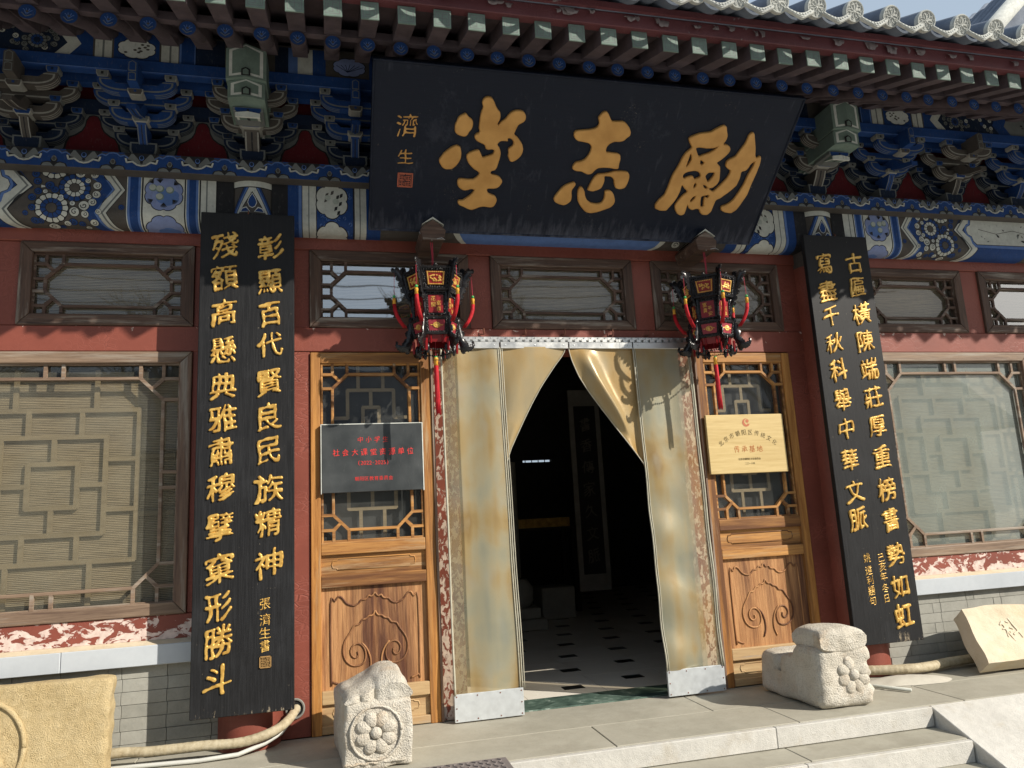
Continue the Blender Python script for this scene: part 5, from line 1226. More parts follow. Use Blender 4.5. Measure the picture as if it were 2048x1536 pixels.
for cx, chs, ys in ((.015, '己亥年冬日', ((290, 1015), (300, 1070), (310, 1130), (322, 1200), (335, 1262))), (-.085, '姚遠利題句', ((235, 1015), (245, 1090), (255, 1150), (262, 1215), (272, 1275)))):
    for c, (a, b) in zip(chs, ys):
        glyphs('small_gold_character', [(c, cx, at(*p2(a, b), -.222)[1]-.20, .066, 0)], GOLD, ct, .002, Matrix.Rotation(math.pi/2, 4, 'X'), .9, .0, 40)
# ================================================================ small plates on the door leaves
FR = Matrix.Rotation(math.pi/2, 4, 'X')
def flat_text(parent, s, x, z, h, mat, y=-.0012, pitch=None, bold=0., wob=None, sx=1.0, name='lettering', rot=0, seed=1):
    n = len(s); pitch = pitch or h*1.1
    return glyphs(name, [(c, x+(i-(n-1)/2)*pitch, z, h*1.15, 0) for i, c in enumerate(s)], mat, parent, .0008, FR @ Matrix.Translation((0, 0, -y-.0008)), wob or 0, bold, 30 if h < .03 else 40, False)
g = G('smoked_plate'); nn = g.noise(g.co((1, 1, 1)), 6, 5); sc_ = g.noise(g.co((70, 1, 18)), 2, 6, .8)
PLATE = g.done(g.mix(g.rng(sc_, .6, .75, 0, .3), g.ramp(nn, [(.3, (.030, .034, .036)), (.7, (.060, .066, .068))]), (.30, .31, .30)), g.rng(nn, .3, .7, .3, .5), g.bump(sc_, .1, .001), Metallic=.15)
REDI = simple('red_ink', (.62, .035, .03), .5, .15)
ps = thing('door_sign', 'dark grey metal plate with red lettering on the left door leaf', 'sign', (.217, -.036, 1.234))
MB().box(-.276, .272, 0, .016, 0, .372).build('plate', PLATE, ps, bevel=.002)
MB().box(-.281, -.277, -.002, .018, -.004, .376).box(.273, .278, -.002, .018, -.004, .376).box(-.277, .273, -.002, .018, .3725, .377).build('plate_edge', P_WHITE, ps)
flat_text(ps, '中小学生', .0, .287, .036, REDI, pitch=.046, bold=.015, wob=.7, seed=3)
flat_text(ps, '社会大课堂资源单位', .002, .218, .042, REDI, pitch=.0505, bold=.015, wob=.7, seed=7)
flat_text(ps, '(2022-2025)', .0, .158, .026, REDI, pitch=.0155, bold=.012)
flat_text(ps, '朝阳区教育委员会', .002, .072, .026, REDI, pitch=.0262, bold=.014)
BAM = wood('pale_bamboo_board', (.60, .46, .22), (.47, .34, .145), axis='x', rough=.5, grain=.3)
ws = thing('door_sign', 'pale yellow wooden plaque with arched lettering on the right door leaf', 'sign', (2.520, -.045, 1.248))
MB().box(-.268, .272, 0, .022, 0, .368).build('plate', BAM, ws, bevel=.003)
INK = simple('dark_olive_ink', (.10, .07, .015), .6); ORI = simple('orange_brown_ink', (.40, .13, .025), .6); LOGO = simple('terracotta_ink', (.42, .13, .06), .6)
txt = '北京市朝阳区传统文化'; n = len(txt); Rr = .30; L = []
for i, c in enumerate(txt):
    a = (i-(n-1)/2)*.150
    L.append((c, .008+Rr*math.sin(a), .255-Rr*(1-math.cos(a)), .043, -a))
glyphs('lettering', L, INK, ws, .0008, FR @ Matrix.Translation((0, 0, .0004)), .6, 0, 36, False)
flat_text(ws, '传承基地', .005, .150, .046, ORI, pitch=.053, bold=.002, wob=.7, seed=21)
flat_text(ws, '北京市朝阳区文化委员会', .006, .088, .0155, INK, pitch=.0142, bold=.01)
flat_text(ws, '二〇一八年', .006, .060, .0155, INK, pitch=.0142)
A = Art(lambda u, v, l: (u, -.0012-l, v)); A.mb = MB()
cx, cz = .008, .316
A.poly([(cx+.026*math.cos(a), cz+.026*math.sin(a)) for a in [math.radians(60+k*13) for k in range(22)]]+[(cx+.008+.0195*math.cos(a), cz+.005+.0195*math.sin(a)) for a in [math.radians(330-k*13) for k in range(20)]], 0, 0)
A.circle((cx+.009, cz+.010), .011, 0, 0, 18); A.poly([(cx+.003, cz-.014), (cx+.012, cz-.006), (cx+.022, cz-.012), (cx+.012, cz-.019)], 0, 1)
A.mb.build('emblem', LOGO, ws)
# ================================================================ palace lanterns
LBLK = simple('lantern_ebony', (.012, .011, .012), .24, .3, 30, .4, .003)
LRED = simple('lantern_red_panel', (.20, .007, .010), .35, .25, 14)
LPINK = simple('lantern_pink_panel', (.26, .028, .04), .4, .2, 14)
SILK = simple('red_silk', (.42, .006, .014), .7, .4, 60, .9, .004, stretch=(4, 4, .4))
SILKG = simple('gold_thread', (.62, .30, .03), .45, .25, 60, .4)
JADE = simple('green_bead', (.05, .32, .09), .3, .15)
CORD = simple('pink_cord', (.40, .03, .06), .7, .1)
def tassel(t, top, bead, length, lean=(0, 0), big=1.0):
    x, y, z = bead; silk = MB(); n = 11
    for k in range(n):
        a = 2*math.pi*k/n; rr = .0060*big
        pts = []
        for i in range(5):
            q = i/4; pts.append((x+rr*math.cos(a)*(1+.5*q)+lean[0]*q*q, y+rr*math.sin(a)*(1+.5*q)+lean[1]*q*q, z-.046-length*(q+.02*math.sin(k*2.3)*(i == 4))))
        silk.tube(pts, [.0036*big, .0038*big, .0034*big, .003*big, .0018*big], 5)
    o = silk.build('silk_tassel', SILK, t, smooth=True)
    MB().tube([top, bead], .0014, 5).build('cord', CORD, o)
    MB().ball((x, y, z-.004), .0085*big, 8, 5).build('bead', JADE, o, smooth=True)
    g_ = MB(); g_.tube([(x, y, z-.014), (x, y, z-.026), (x, y, z-.030), (x, y, z-.048)], [.009*big, .0105*big, .008*big, .010*big], 8)
    if big > 1.1: g_.ball((x, y, z-.012), (.014, .014, .014), 8, 5)
    g_.build('gold_wrap', SILKG, o, smooth=True)
def scroll_plate(m, p0, ux, pts, th=.006, dots=True):
    """pierced wooden scroll cut from board: outline in (out, up), standing along direction ux"""
    pts = [(a*1.12, b*1.2) for a, b in pts]
    n = Vector((-ux[1], ux[0], 0)); P = lambda a, b, s_: (p0[0]+ux[0]*a+n.x*s_, p0[1]+ux[1]*a+n.y*s_, p0[2]+b)
    k = len(pts); vs_ = [P(a, b, -th/2) for a, b in pts]+[P(a, b, th/2) for a, b in pts]
    tri = tessellate_polygon([[Vector((a, b, 0)) for a, b in pts]])
    m.add(vs_, [(i, (i+1) % k, k+(i+1) % k, k+i) for i in range(k)]+[tuple(t) for t in tri]+[tuple(k+i for i in t[::-1]) for t in tri])
    if dots:
        for i in range(0, k, 1):
            a, b = pts[i]; a2, b2 = pts[(i+1) % k]; m.ball(P((a+a2)/2, (b+b2)/2, 0), (.0045, .0045, .0045), 6, 4)
def ornate_edge(m, a, b, amp=.006, n=12, up=1, y=0):
    a = Vector(a); b = Vector(b)
    for i in range(n+1):
        t = i/n; p = a.lerp(b, t); m.ball((p.x, p.y, p.z+up*amp*.5*(1+math.cos(t*math.pi*4))), (.0052, .0052, .0058), 6, 4)
def lantern(loc, phase, label, tname='palace_lantern'):
    t = thing(tname, label, 'lantern', loc, 0, 'carved palace lanterns hanging by the doorway')
    V = lambda R, z, k: Vector((R*math.cos(phase+k*math.pi/3), R*math.sin(phase+k*math.pi/3), z))
    fr = MB(); orn = MB()
    def tier(R0, z0, R1, z1, name, pm, inset=.013, gpat=None):
        for k in range(6):
            a, b, c, d_ = V(R0, z0, k), V(R0, z0, k+1), V(R1, z1, k+1), V(R1, z1, k)
            for p, q in ((a, b), (c, d_), (a, d_)): fr.tube([p, q], .0095, 6)
            w = (b-a).length; cen = (a+b+c+d_)/4; nn = (b-a).cross(d_-a).normalized()
            if nn.dot(Vector((cen.x, cen.y, 0))) < 0: nn = -nn
            q = [cen+(v_-cen)*(1-2*inset/w) for v_ in (a, b, c, d_)]
            MB().add([q_-nn*.002 for q_ in (a, b, c, d_)], [(0, 1, 2, 3)]).build('panel', LBLK, t)
            pn = MB().add([q_+nn*.0015 for q_ in [cen+(v_-cen)*(.64 if gpat == 'flower' else .70) for v_ in (a, b, c, d_)]], [(0, 1, 2, 3)]).build('panel', pm, t)
            # gilt border and writing / flowers
            mg = MB(); q2 = [cen+(v_-cen)*.56+nn*.003 for v_ in (a, b, c, d_)]
            ex = (b-a).normalized(); ez = (d_-a).normalized(); hh = (d_-a).length; ww = w
            if gpat == 'flower':
                for i in range(4):
                    p, q_ = q2[i], q2[(i+1) % 4]; nb = 9
                    for j in range(nb): mg.ball(p.lerp(q_, j/nb), (.0048, .004, .0042), 6, 4)
                for j in range(26): mg.ball(cen+nn*.003+ex*random.uniform(-.20, .20)*ww+ez*random.uniform(-.15, .15)*hh, (.006, .003, .0045), 6, 4)
            elif gpat == 'medal':
                for j in range(12):
                    aa = j*math.pi/6; mg.ball(cen+nn*.003+ex*.017*math.cos(aa)+ez*.013*math.sin(aa), (.005, .003, .004), 6, 4)
                mg.ball(cen+nn*.002, (.014, .003, .010), 10, 5)
                for s_ in (-1, 1): mg.ball(cen+nn*.002+ex*s_*.028, (.008, .002, .003), 6, 4)
            mg.build('gilt_ornament', GOLD, pn)
            if gpat == 'text':
                chs = [('花', '開'), ('富', '貴'), ('吉', '祥'), ('如', '意')][k % 4]; chs2 = [('富', '貴'), ('平', '安'), ('如', '意'), ('吉', '祥')][k % 4]
                MM = Matrix(((ex.x, ez.x, nn.x, cen.x+nn.x*.003), (ex.y, ez.y, nn.y, cen.y+nn.y*.003), (ex.z, ez.z, nn.z, cen.z+nn.z*.003), (0, 0, 0, 1)))
                if ex.cross(ez).dot(nn) < 0: ex = -ex; MM = Matrix(((ex.x, ez.x, nn.x, cen.x+nn.x*.003), (ex.y, ez.y, nn.y, cen.y+nn.y*.003), (ex.z, ez.z, nn.z, cen.z+nn.z*.003), (0, 0, 0, 1)))
                L = []
                L = [(cq, -.014, .028-.034*i, .035, 0) for i, cq in enumerate(chs)]+[(cq, .014, .004-.032*i, .033, 0) for i, cq in enumerate(chs2)]
                glyphs('gilt_writing', L, GOLD, pn, .0015, MM, .6, .1, 28, False)
            for i_, (p, q_) in enumerate(((a, b), (b, c), (c, d_), (d_, a))):
                for j in range(9):
                    s__ = p.lerp(q_, j/9); orn.ball(cen+(s__-cen)*(.80+.06*(j % 2))+nn*(.002+.002*(j % 3 == 0)), (.0062, .0045, .0058), 6, 4)
            # carved crest of beads along upper and lower rails
            ornate_edge(orn, c, d_, .014 if gpat == 'flower' else .004, 11, 1); ornate_edge(orn, a, b, .006, 11, -1)
            orn.ball(((c+d_)/2)+Vector((0, 0, .016 if gpat == 'flower' else 0)), (.010, .010, .012), 6, 4)
            for j in range(7): 
                p = a.lerp(d_, j/6); orn.ball(p*1.02+Vector((0, 0, p.z*-.02)), (.0055, .0055, .007), 6, 4)
    tier(.138, .290, .162, .405, 'upper', LRED, .014, 'flower')
    tier(.112, .142, .116, .282, 'middle', LRED, .012, 'text')
    tier(.114, .050, .130, .134, 'lower', LPINK, .012, 'medal')
    for R_, z_ in ((.162, .408), (.14, .288), (.130, .137), (.114, .046)):
        fr.add([V(R_, z_, k) for k in range(6)]+[V(R_, z_+.005, k) for k in range(6)], [(0, 1, 2, 3, 4, 5), (6, 7, 8, 9, 10, 11)]+[(k, (k+1) % 6, 6+(k+1) % 6, 6+k) for k in range(6)])
    fr.build('frame', LBLK, t)
    # red skirt under the lowest tier and its little feet
    sk = MB()
    for k in range(6):
        a, b = V(.105, .046, k), V(.105, .046, k+1); sk.add([a, b, b*.86-Vector((0, 0, .034)), a*.86-Vector((0, 0, .034))], [(0, 1, 2, 3)])
        p = a.lerp(b, .5)
        for s_ in (.2, .8):
            p = a.lerp(b, s_); sk.tube([p*1.02, p*1.0-Vector((0, 0, .05))], [.006, .004], 6)
        ornate_edge(orn, a*.9-Vector((0, 0, .075)), b*.9-Vector((0, 0, .075)), .004, 8, -1)
    for k in range(6):
        an = phase+k*math.pi/3; ux = (math.cos(an), math.sin(an))
        up = [(-.035, -.150), (-.018, -.158), (-.012, -.140), (.006, -.138), (-.004, -.118), (.016, -.108), (.008, -.090), (.030, -.078), (.020, -.060), (.042, -.052), (.034, -.030), (.052, -.022), (.044, -.006), (.060, -.002), (.056, .010), (.072, .014), (.070, .034), (.054, .028), (.044, .038), (.030, .024), (.016, .036), (0, .028), (-.004, -.05), (-.02, -.10)]
        scroll_plate(orn, (.150*ux[0], .150*ux[1], .405), ux, up)
        lo = [(0, .07), (.014, .078), (.026, .064), (.018, .050), (.034, .036), (.026, .016), (.044, .002), (.034, -.020), (.050, -.036), (.062, -.056), (.078, -.052), (.080, -.034), (.090, -.044), (.088, -.066), (.070, -.084), (.046, -.086), (.034, -.098), (.020, -.086), (.016, -.062), (.008, -.04), (0, -.02)]
        scroll_plate(orn, (.116*ux[0], .116*ux[1], .070), ux, lo)
        mid = [(0, -.07), (.014, -.06), (.006, -.03), (.016, 0), (.006, .03), (.014, .06), (0, .07)]
        scroll_plate(orn, (.114*ux[0], .114*ux[1], .21), ux, mid)
        tip = (.214*ux[0], .214*ux[1], .425)
        tassel(t, tip, (.218*ux[0], .218*ux[1], .285), .135, (-.055*ux[0], -.055*ux[1]), 1.05)
        foot = (.118*ux[0], .118*ux[1], .02); sk.tube([foot, (foot[0], foot[1], -.045)], [.008, .006], 6)
        orn.ball((.10*ux[0], .10*ux[1], -.03), (.012, .012, .03), 8, 5)
    sk.build('skirt', LRED, t)
    orn.build('carved_scrolls', LBLK, t, smooth=True)
    tassel(t, (0, 0, .03), (0, 0, -.062), .27, (.004, 0), 1.25)
    cord = MB()
    cord.tube([(-.004, 0, .41), (-.002, 0, .52), (-.008, -.0, .60)], .0022, 6); cord.tube([(.004, 0, .41), (.003, 0, .52), (.002, 0, .60)], .0022, 6)
    cord.build('hanging_cord', CORD, t)
    wr = MB(); wr.tube([(-.07, .0, .66), (-.05, -.03, .615), (-.005, -.035, .600), (.05, -.03, .615), (.072, 0, .66)], .0016, 5)
    wr.tube([(.01, -.03, .606), (.05, -.05, .61), (.065, -.06, .595)], .0014, 5)
    wr.build('tie_wire', STEEL, t)
    return t
lantern((.553, -.262, 2.000), -math.pi/2-math.pi/6-.04, 'carved black and red lantern hanging left of the doorway, one writing panel facing the viewer')
lantern((2.238, -.262, 2.000), -math.pi/2-.14, 'carved black and red lantern hanging right of the doorway, one corner facing the viewer')
# ================================================================ door curtain of heavy clear film, folded back
def filmmat(name, stops, grey):
    g = G(name)
    ge = g.n('NewGeometry'); v = g.n('Mapping', {'Vector': ge.outputs['Position'], 'Scale': (1, 1, 1)}).outputs[0]
    big = g.noise(g.n('Mapping', {'Vector': ge.outputs['Position'], 'Scale': (2.2, 1, 1.9)}).outputs[0], 1.4, 3.5, .5, .3)
    vert = g.noise(g.n('Mapping', {'Vector': ge.outputs['Position'], 'Scale': (9, 1, .8)}).outputs[0], 1.3, 2.5, .5)
    fine = g.noise(v, 160, 3, .7)
    a = g.math('ADD', g.math('MULTIPLY', big, .66), g.math('MULTIPLY', vert, .34))
    c = g.ramp(a, stops)
    gr = g.rng(g.noise(g.n('Mapping', {'Vector': ge.outputs['Position'], 'Scale': (5, 1, 3)}).outputs[0], 1.6, 3, .5), .54, .74, 0, grey)
    c = g.mix(gr, c, (.33, .37, .36))
    nb = g.bump(g.math('ADD', g.math('MULTIPLY', big, 1.2), g.math('MULTIPLY', fine, .05)), .35, .02)
    g.done(c, g.rng(fine, .3, .7, .26, .42), nb, **{'Specular_IOR_Level': .5, 'Metallic': .12})
    tr = g.n('BsdfTransparent', {'Color': (.9, .82, .66, 1)}).outputs[0]
    tl = g.n('BsdfTranslucent', {'Color': (.6, .45, .2, 1)}).outputs[0]
    s1 = g.n('MixShader', {0: .12, 1: g.b.outputs[0], 2: tl}).outputs[0]
    xx = g.n('SeparateXYZ', {0: ge.outputs['Position']}).outputs[0]
    mrg = g.math('ADD', g.rng(xx, .702, .708, .42, 0), g.rng(xx, 2.098, 2.104, 0, .36))
    s2 = g.n('MixShader', {0: g.math('ADD', g.rng(a, .3, .7, .22, .10), mrg, True), 1: s1, 2: tr}).outputs[0]
    g.t.links.new(s2, g.out.inputs[0]); return g.m
FILM = filmmat('stained_clear_film', [(.33, (.275, .285, .225)), (.43, (.355, .335, .235)), (.50, (.39, .335, .21)), (.58, (.37, .27, .125)), (.65, (.29, .195, .08)), (.73, (.36, .28, .16))], .28)
FILMB = filmmat('browned_clear_film', [(.33, (.40, .335, .21)), (.45, (.46, .36, .20)), (.54, (.47, .335, .155)), (.62, (.42, .27, .10)), (.72, (.34, .22, .09))], .10); HEM = simple('film_hem', (.40, .38, .30), .5, .2, 30, .2)
cur = thing('door_curtain', 'stained clear plastic door curtain drawn aside in two gold-brown wings', 'curtain', (1.4, -.05, 0))
def w2l(p): return (p[0]-1.4, p[1]+.05, p[2])
def sheet(fn, nu, nv, name, mat=FILM, parent=cur, thick=.0025):
    vs_ = []; fs_ = []
    for j in range(nv+1):
        for i in range(nu+1): vs_.append(w2l(fn(i/nu, j/nv)))
    k = nu+1
    for j in range(nv):
        for i in range(nu): fs_.append((j*k+i, j*k+i+1, (j+1)*k+i+1, (j+1)*k+i))
    return MB().add(vs_, fs_).build(name, mat, parent, smooth=True)
def lerp(a, b, t): return a+(b-a)*t
def tab(pts, v):
    for (v0, x0), (v1, x1) in zip(pts[:-1], pts[1:]):
        if v <= v1: t = (v-v0)/(v1-v0); return x0+(x1-x0)*t
    return pts[-1][1]
def smooth_tab(pts, v, e=.03): return (tab(pts, max(0, v-e))+tab(pts, v)+tab(pts, min(1, v+e)))/3
ZT_, ZB = 2.045, .140
# outer left strip, hanging straight
def f1(u, v):
    x = lerp(lerp(.612, .618, v), lerp(.962, .990, v), u); z = lerp(ZT_, ZB, v)
    y = -.05-.006*math.sin(u*9+v*3)-.010*math.sin(v*14+u*2)*v-.02*v
    return (x, y, z)
s1 = sheet(f1, 24, 60, 'curtain_strip')
# inner left strip, pulled back behind the outer one
edge2 = [(0, 1.372), (.06, 1.355), (.14, 1.305), (.33, 1.205), (.48, 1.14), (.62, 1.085), (.85, 1.0), (1, .965)]
def f2(u, v):
    z = lerp(ZT_, 1.33, v); xe = smooth_tab(edge2, v); x = lerp(.968-.05*v*u*0, xe, u) if v < 1 else .965
    fold = math.sin(u*math.pi)*(.02+.035*v); y = -.046-fold*.9*(1-v*.6)+.022*v+.006*math.sin(u*8+v*6)*(1-u)
    return (lerp(.955, xe, u), y, z-.0*u)
s2 = sheet(f2, 26, 40, 'curtain_strip', FILMB)
# inner right strip, swept across and back
edge3 = [(0, 1.388), (.05, 1.392), (.12, 1.405), (.24, 1.44), (.36, 1.495), (.55, 1.60), (.75, 1.705), (1, 1.835)]
def f3(u, v):
    z = lerp(ZT_, 1.29, v); xe = smooth_tab(edge3, v, .02); x = lerp(xe, lerp(1.805, 1.842, v), u)
    dgn = math.exp(-((u-.22-.15*v)**2)/.02); y = -.050-.075*dgn*math.sin(min(1, v*1.4)*math.pi)**.8*(1-.4*v)-.012*math.sin(u*7+v*9)*v+.01*u
    return (x, y, z-.01*math.sin(u*3.14)*v)
s3 = sheet(f3, 34, 50, 'curtain_strip', FILMB)
# outer right strip with dents
def f4(u, v):
    x = lerp(lerp(1.802, 1.835, v), lerp(2.178, 2.190, v), u); z = lerp(ZT_, ZB+.008, v)
    y = -.052-.02*v-.007*math.sin(u*8)-.016*v*math.exp(-((u-.25)/.3)**2)*math.sin(v*34)*(1 if v > .45 else v)-.008*math.sin(v*21+u*5)*v
    return (x, y, z)
s4 = sheet(f4, 26, 90, 'curtain_strip')
def edge_cord(fn, u, parent, r=.005, mat=HEM, off=0, n=40):
    pts = [Vector(w2l(fn(u, i/n)))+Vector((off, -.003, 0)) for i in range(n+1)]
    MB().tube(pts, r, 6).build('hem', mat, parent, smooth=True)
for fn, s_, us in ((f1, s1, ((0, .006, .0), (1, .0035, 0), (1, .0035, -.012), (1, .003, .012))), (f2, s2, ((1, .003, 0),)), (f3, s3, ((0, .003, 0), (1, .004, 0))), (f4, s4, ((0, .0045, 0), (0, .003, .012), (1, .006, 0), (1, .003, -.012)))):
    for u, r_, of in us: edge_cord(fn, u, s_, r_, HEM, of)
# hinge rail and clamp strips
rail = MB()
for i in range(35):
    x = .625+i*.0447
    rail.box(x, x+.028, -.056, -.036, 2.078, 2.096)
    rail.box(x+.020, x+.040, -.050, -.036, 2.092, 2.108)
rail.v = [w2l(p) for p in rail.v]
rail.build('hinge_rail', ALU, cur)
o = MB(); o.box(.60, 2.195, -.034, -.010, 2.072, 2.114); o.v = [w2l(p) for p in o.v]; o.build('back_rail', ALU, cur, bevel=.002)
for x0, x1 in ((.612, .958), (.966, 1.384), (1.390, 1.798), (1.804, 2.182)):
    m = MB(); m.box(x0, x1, -.062, -.040, 2.036, 2.076); m.v = [w2l(p) for p in m.v]; cl = m.build('clamp_strip', ALU, cur, bevel=.002)
    for k in range(3):
        xx = lerp(x0+.03, x1-.03, k/2); q = MB().ball(w2l((xx, -.063, 2.056)), (.004, .002, .004), 8, 4).build('rivet', STEEL, cl)
for x0, x1, z0, z1, sl_ in ((.612, .990, .006, .146, -.006), (1.834, 2.192, .010, .152, 0)):
    m = MB(); m.box(x0, x1, -.086, -.070, z0, z1); m.v = [w2l(p) for p in m.v]; pl = m.build('weight_plate', STEEL, cur, bevel=.002)
    for xx in (x0+.012, lerp(x0, x1, .33), lerp(x0, x1, .66), x1-.012):
        for zz in (z0+.012, z1-.012):
            MB().ball(w2l((xx, -.087, zz)), (.004, .002, .004), 8, 4).build('rivet', IRON, pl)
    for xx in (x0+.012, x1-.012): MB().ball(w2l((xx, -.087, (z0+z1)/2)), (.004, .002, .004), 8, 4).build('rivet', IRON, pl)
# ================================================================ carved stones
def stone_block(name, mat, parent, fn, nx, ny, nz, amp=.006, sc=9, seed=0):
    """closed lattice surface of the unit box, each point placed by fn and roughened"""
    idx = {}; vs_ = []; fs_ = []
    def P(i, j, k):
        if (i, j, k) not in idx:
            p = Vector(fn(i/nx, j/ny, k/nz)); q = p*sc+Vector((seed, seed*2, 0))
            n_ = noise.noise(q)+.5*noise.noise(q*2.3)+.35*noise.noise(q*5.1); dirn = noise.noise_vector(q*.7)
            p = p+dirn*amp*.9+Vector((0, -1, 0))*n_*amp*.7
            idx[(i, j, k)] = len(vs_); vs_.append(p)
        return idx[(i, j, k)]
    for i in range(nx):
        for k in range(nz):
            fs_.append((P(i, 0, k), P(i+1, 0, k), P(i+1, 0, k+1), P(i, 0, k+1))); fs_.append((P(i, ny, k), P(i, ny, k+1), P(i+1, ny, k+1), P(i+1, ny, k)))
    for j in range(ny):
        for k in range(nz):
            fs_.append((P(0, j, k), P(0, j, k+1), P(0, j+1, k+1), P(0, j+1, k))); fs_.append((P(nx, j, k), P(nx, j+1, k), P(nx, j+1, k+1), P(nx, j, k+1)))
    for i in range(nx):
        for j in range(ny):
            fs_.append((P(i, j, 0), P(i, j+1, 0), P(i+1, j+1, 0), P(i+1, j, 0))); fs_.append((P(i, j, nz), P(i+1, j, nz), P(i+1, j+1, nz), P(i, j+1, nz)))
    return MB().add(vs_, fs_).build(name, mat, parent, smooth=True, auto=50)
def rnd_box(x0, x1, y0, y1, z0, z1, rr=.03, taper=0, shear=0):
    """mapping of the unit box onto a block with rounded arrises"""
    c = Vector(((x0+x1)/2, (y0+y1)/2, (z0+z1)/2)); h = Vector(((x1-x0)/2, (y1-y0)/2, (z1-z0)/2))
    def fn(u, v, w_):
        p = Vector(((2*u-1)*h.x, (2*v-1)*h.y, (2*w_-1)*h.z)); q = Vector([max(-hh+rr, min(hh-rr, a)) for a, hh in zip(p, h)])
        d_ = p-q
        if d_.length > 1e-9: p = q+d_.normalized()*min(rr, max(abs(d_.x), abs(d_.y), abs(d_.z)))
        k = 1-taper*(p.z/h.z)*.5
        return (c.x+p.x*k+shear*p.y, c.y+p.y, c.z+p.z)
    return fn
def rosette3d(parent, cx, y, cz, R, n, name='petal', skip=(), tiltz=0, mat=CARVED, ring=True, depth=.020):
    for k in range(n):
        if k in skip: continue
        a = 2*math.pi*k/n+.35; m = MB(); c = (cx+R*.62*math.cos(a), y, cz+R*.62*math.sin(a))
        m.ball((0, 0, 0), (R*.36, depth, R*.29), 14, 8)
        m.v = [(c[0]+p[0]*math.cos(a)-p[2]*math.sin(a)+.002*noise.noise(Vector((p[0]*90, k, 0))), c[1]+p[1]*(1+.3*noise.noise(Vector((p[0]*60, p[2]*60, k)))), c[2]+p[0]*math.sin(a)+p[2]*math.cos(a)) for p in m.v]
        m.build(name, mat, parent, smooth=True)
    m = MB().ball((cx, y-.004, cz), (R*.27, depth*1.4, R*.27), 14, 8); m.build('boss', mat, parent, smooth=True)
    if ring:
        pts = [(cx+R*1.16*math.cos(a), y-.001, cz+R*1.16*math.sin(a)) for a in [2*math.pi*i/36 for i in range(37)]]
        MB().tube(pts, [.006+.0015*math.sin(i*2.3) for i in range(37)], 6).build('ring', mat, parent, smooth=True)
dl = thing('door_stone', 'pale carved door stone with an eight-petal flower, in front of the left door leaf', 'carved stone', (.163, -.45, 0))
o = stone_block('stone_body', CARVED, dl, rnd_box(-.147, .150, -.20, .24, 0, .285, .016, .02, -.10), 22, 26, 22, .010, 14, 3)
def top_l(u, v, w_):
    x = lerp(-.135, .128, u); prof = .050+.085*smoothstep(u*1.35-.10)-.050*max(0, (u-.90)/.10)**2.5-.03*max(0, (.12-u)/.12)**2
    x0 = x-.10*(lerp(-.192, .20, v)); z = .27+w_*(prof)*(1-.35*(abs(2*v-1))**3)
    y_in = max(0, .35-v)*w_
    return (x0+.030*smoothstep(u*4-3)*math.sin(w_*3.0)-.010*w_*smoothstep(1-u*5), lerp(-.192, .20, v)+(.024*math.exp(-((u-.47)/.05)**2)+.012*math.exp(-((u-.22)/.04)**2)-.008)*smoothstep(y_in*9), z)
def smoothstep(t): t = max(0, min(1, t)); return t*t*(3-2*t)
stone_block('stone_scroll', CARVED, dl, top_l, 30, 22, 8, .010, 15, 8)
rosette3d(dl, .012, -.203, .150, .096, 8, depth=.014)
MB().tube([(-.13+.014*i, -.203, .028+.003*math.sin(i*1.7)) for i in range(20)], [.005+.002*math.sin(i*2.1) for i in range(20)], 6).build('base_moulding', CARVED, dl, smooth=True)
dr = thing('door_stone', 'chipped long door stone with rounded cap and worn flower, by the right door leaf', 'carved stone', (2.575, -.38, 0))
def body_r(u, v, w_):
    p = Vector(rnd_box(-.165, .165, -.285, .26, 0.0, .305, .042, .10)(u, v, w_))
    # saddle behind the front head
    if p.z > .15:
        k = smoothstep((p.y+.10)/.07); p.z = lerp(p.z, .15+(p.z-.15)*.55, k)
        g_ = math.exp(-((p.y-.075)/.022)**2); p.z -= g_*.05; p.x *= 1-.10*g_
        k2 = smoothstep((p.y-.19)/.06); p.z -= k2*.03
    if p.x > .12 and p.y < -.2 and p.z < .22: p.x -= .02*abs(math.sin(p.z*40)); p.y += .02*max(0, math.sin(p.z*50+2))
    p.x += -.10*(p.y+.285)*.35
    return p
stone_block('stone_body', CARVED, dr, body_r, 24, 40, 24, .011, 13, 21)
def top_r(u, v, w_):
    a = (u-.5)*2; e = (1-abs(a)**3.4)**.5 if abs(a) < 1 else 0
    x = a*.136+.008*math.sin(v*5); y = lerp(-.290, -.05, v); b = (v-.5)*2; eb = (1-abs(b)**4)**.5 if abs(b) < 1 else 0
    zc = .328; hz = .072*(.42+.58*e)*(.62+.38*eb)
    z = zc+(2*w_-1)*hz-.006*math.exp(-((a+.2)/.1)**2)*w_
    return (x, y, z)
stone_block('stone_cap', CARVED, dr, top_r, 22, 12, 10, .010, 15, 5)
rosette3d(dr, .040, -.281, .160, .102, 8, skip=(1,), ring=False, depth=.014)
# yellow sandstone slab with a round figure relief (left edge of the frame)
sy = thing('relief_slab', 'yellow sandstone slab with a round carved medallion, leaning on the brick wall at left', 'stone slab', (-1.42, -.22, 0))
def slab_l(u, v, w_):
    p = Vector(rnd_box(-.52, .415, -.045, .05, -.0, .425, .014, .0)(u, v, w_)); p.y += .22*p.z*.35-.02
    p.x += .0025*math.sin(p.z*70)+.012*(p.z-.2); return p
o = stone_block('slab_body', SANDST, sy, slab_l, 44, 8, 26, .006, 18, 31)
rg = MB(); cxm, czm, Rm = -.135, .165, .215
for i in range(49):
    pass
rg.tube([(cxm+Rm*math.cos(a), -.068+.077*(czm+Rm*math.sin(a)), max(.004, czm+Rm*math.sin(a))) for a in [2*math.pi*i/56 for i in range(57)]], .011, 8)
rg.build('medallion_ring', SANDST, sy, smooth=True)
fg = MB(); YS = -.062
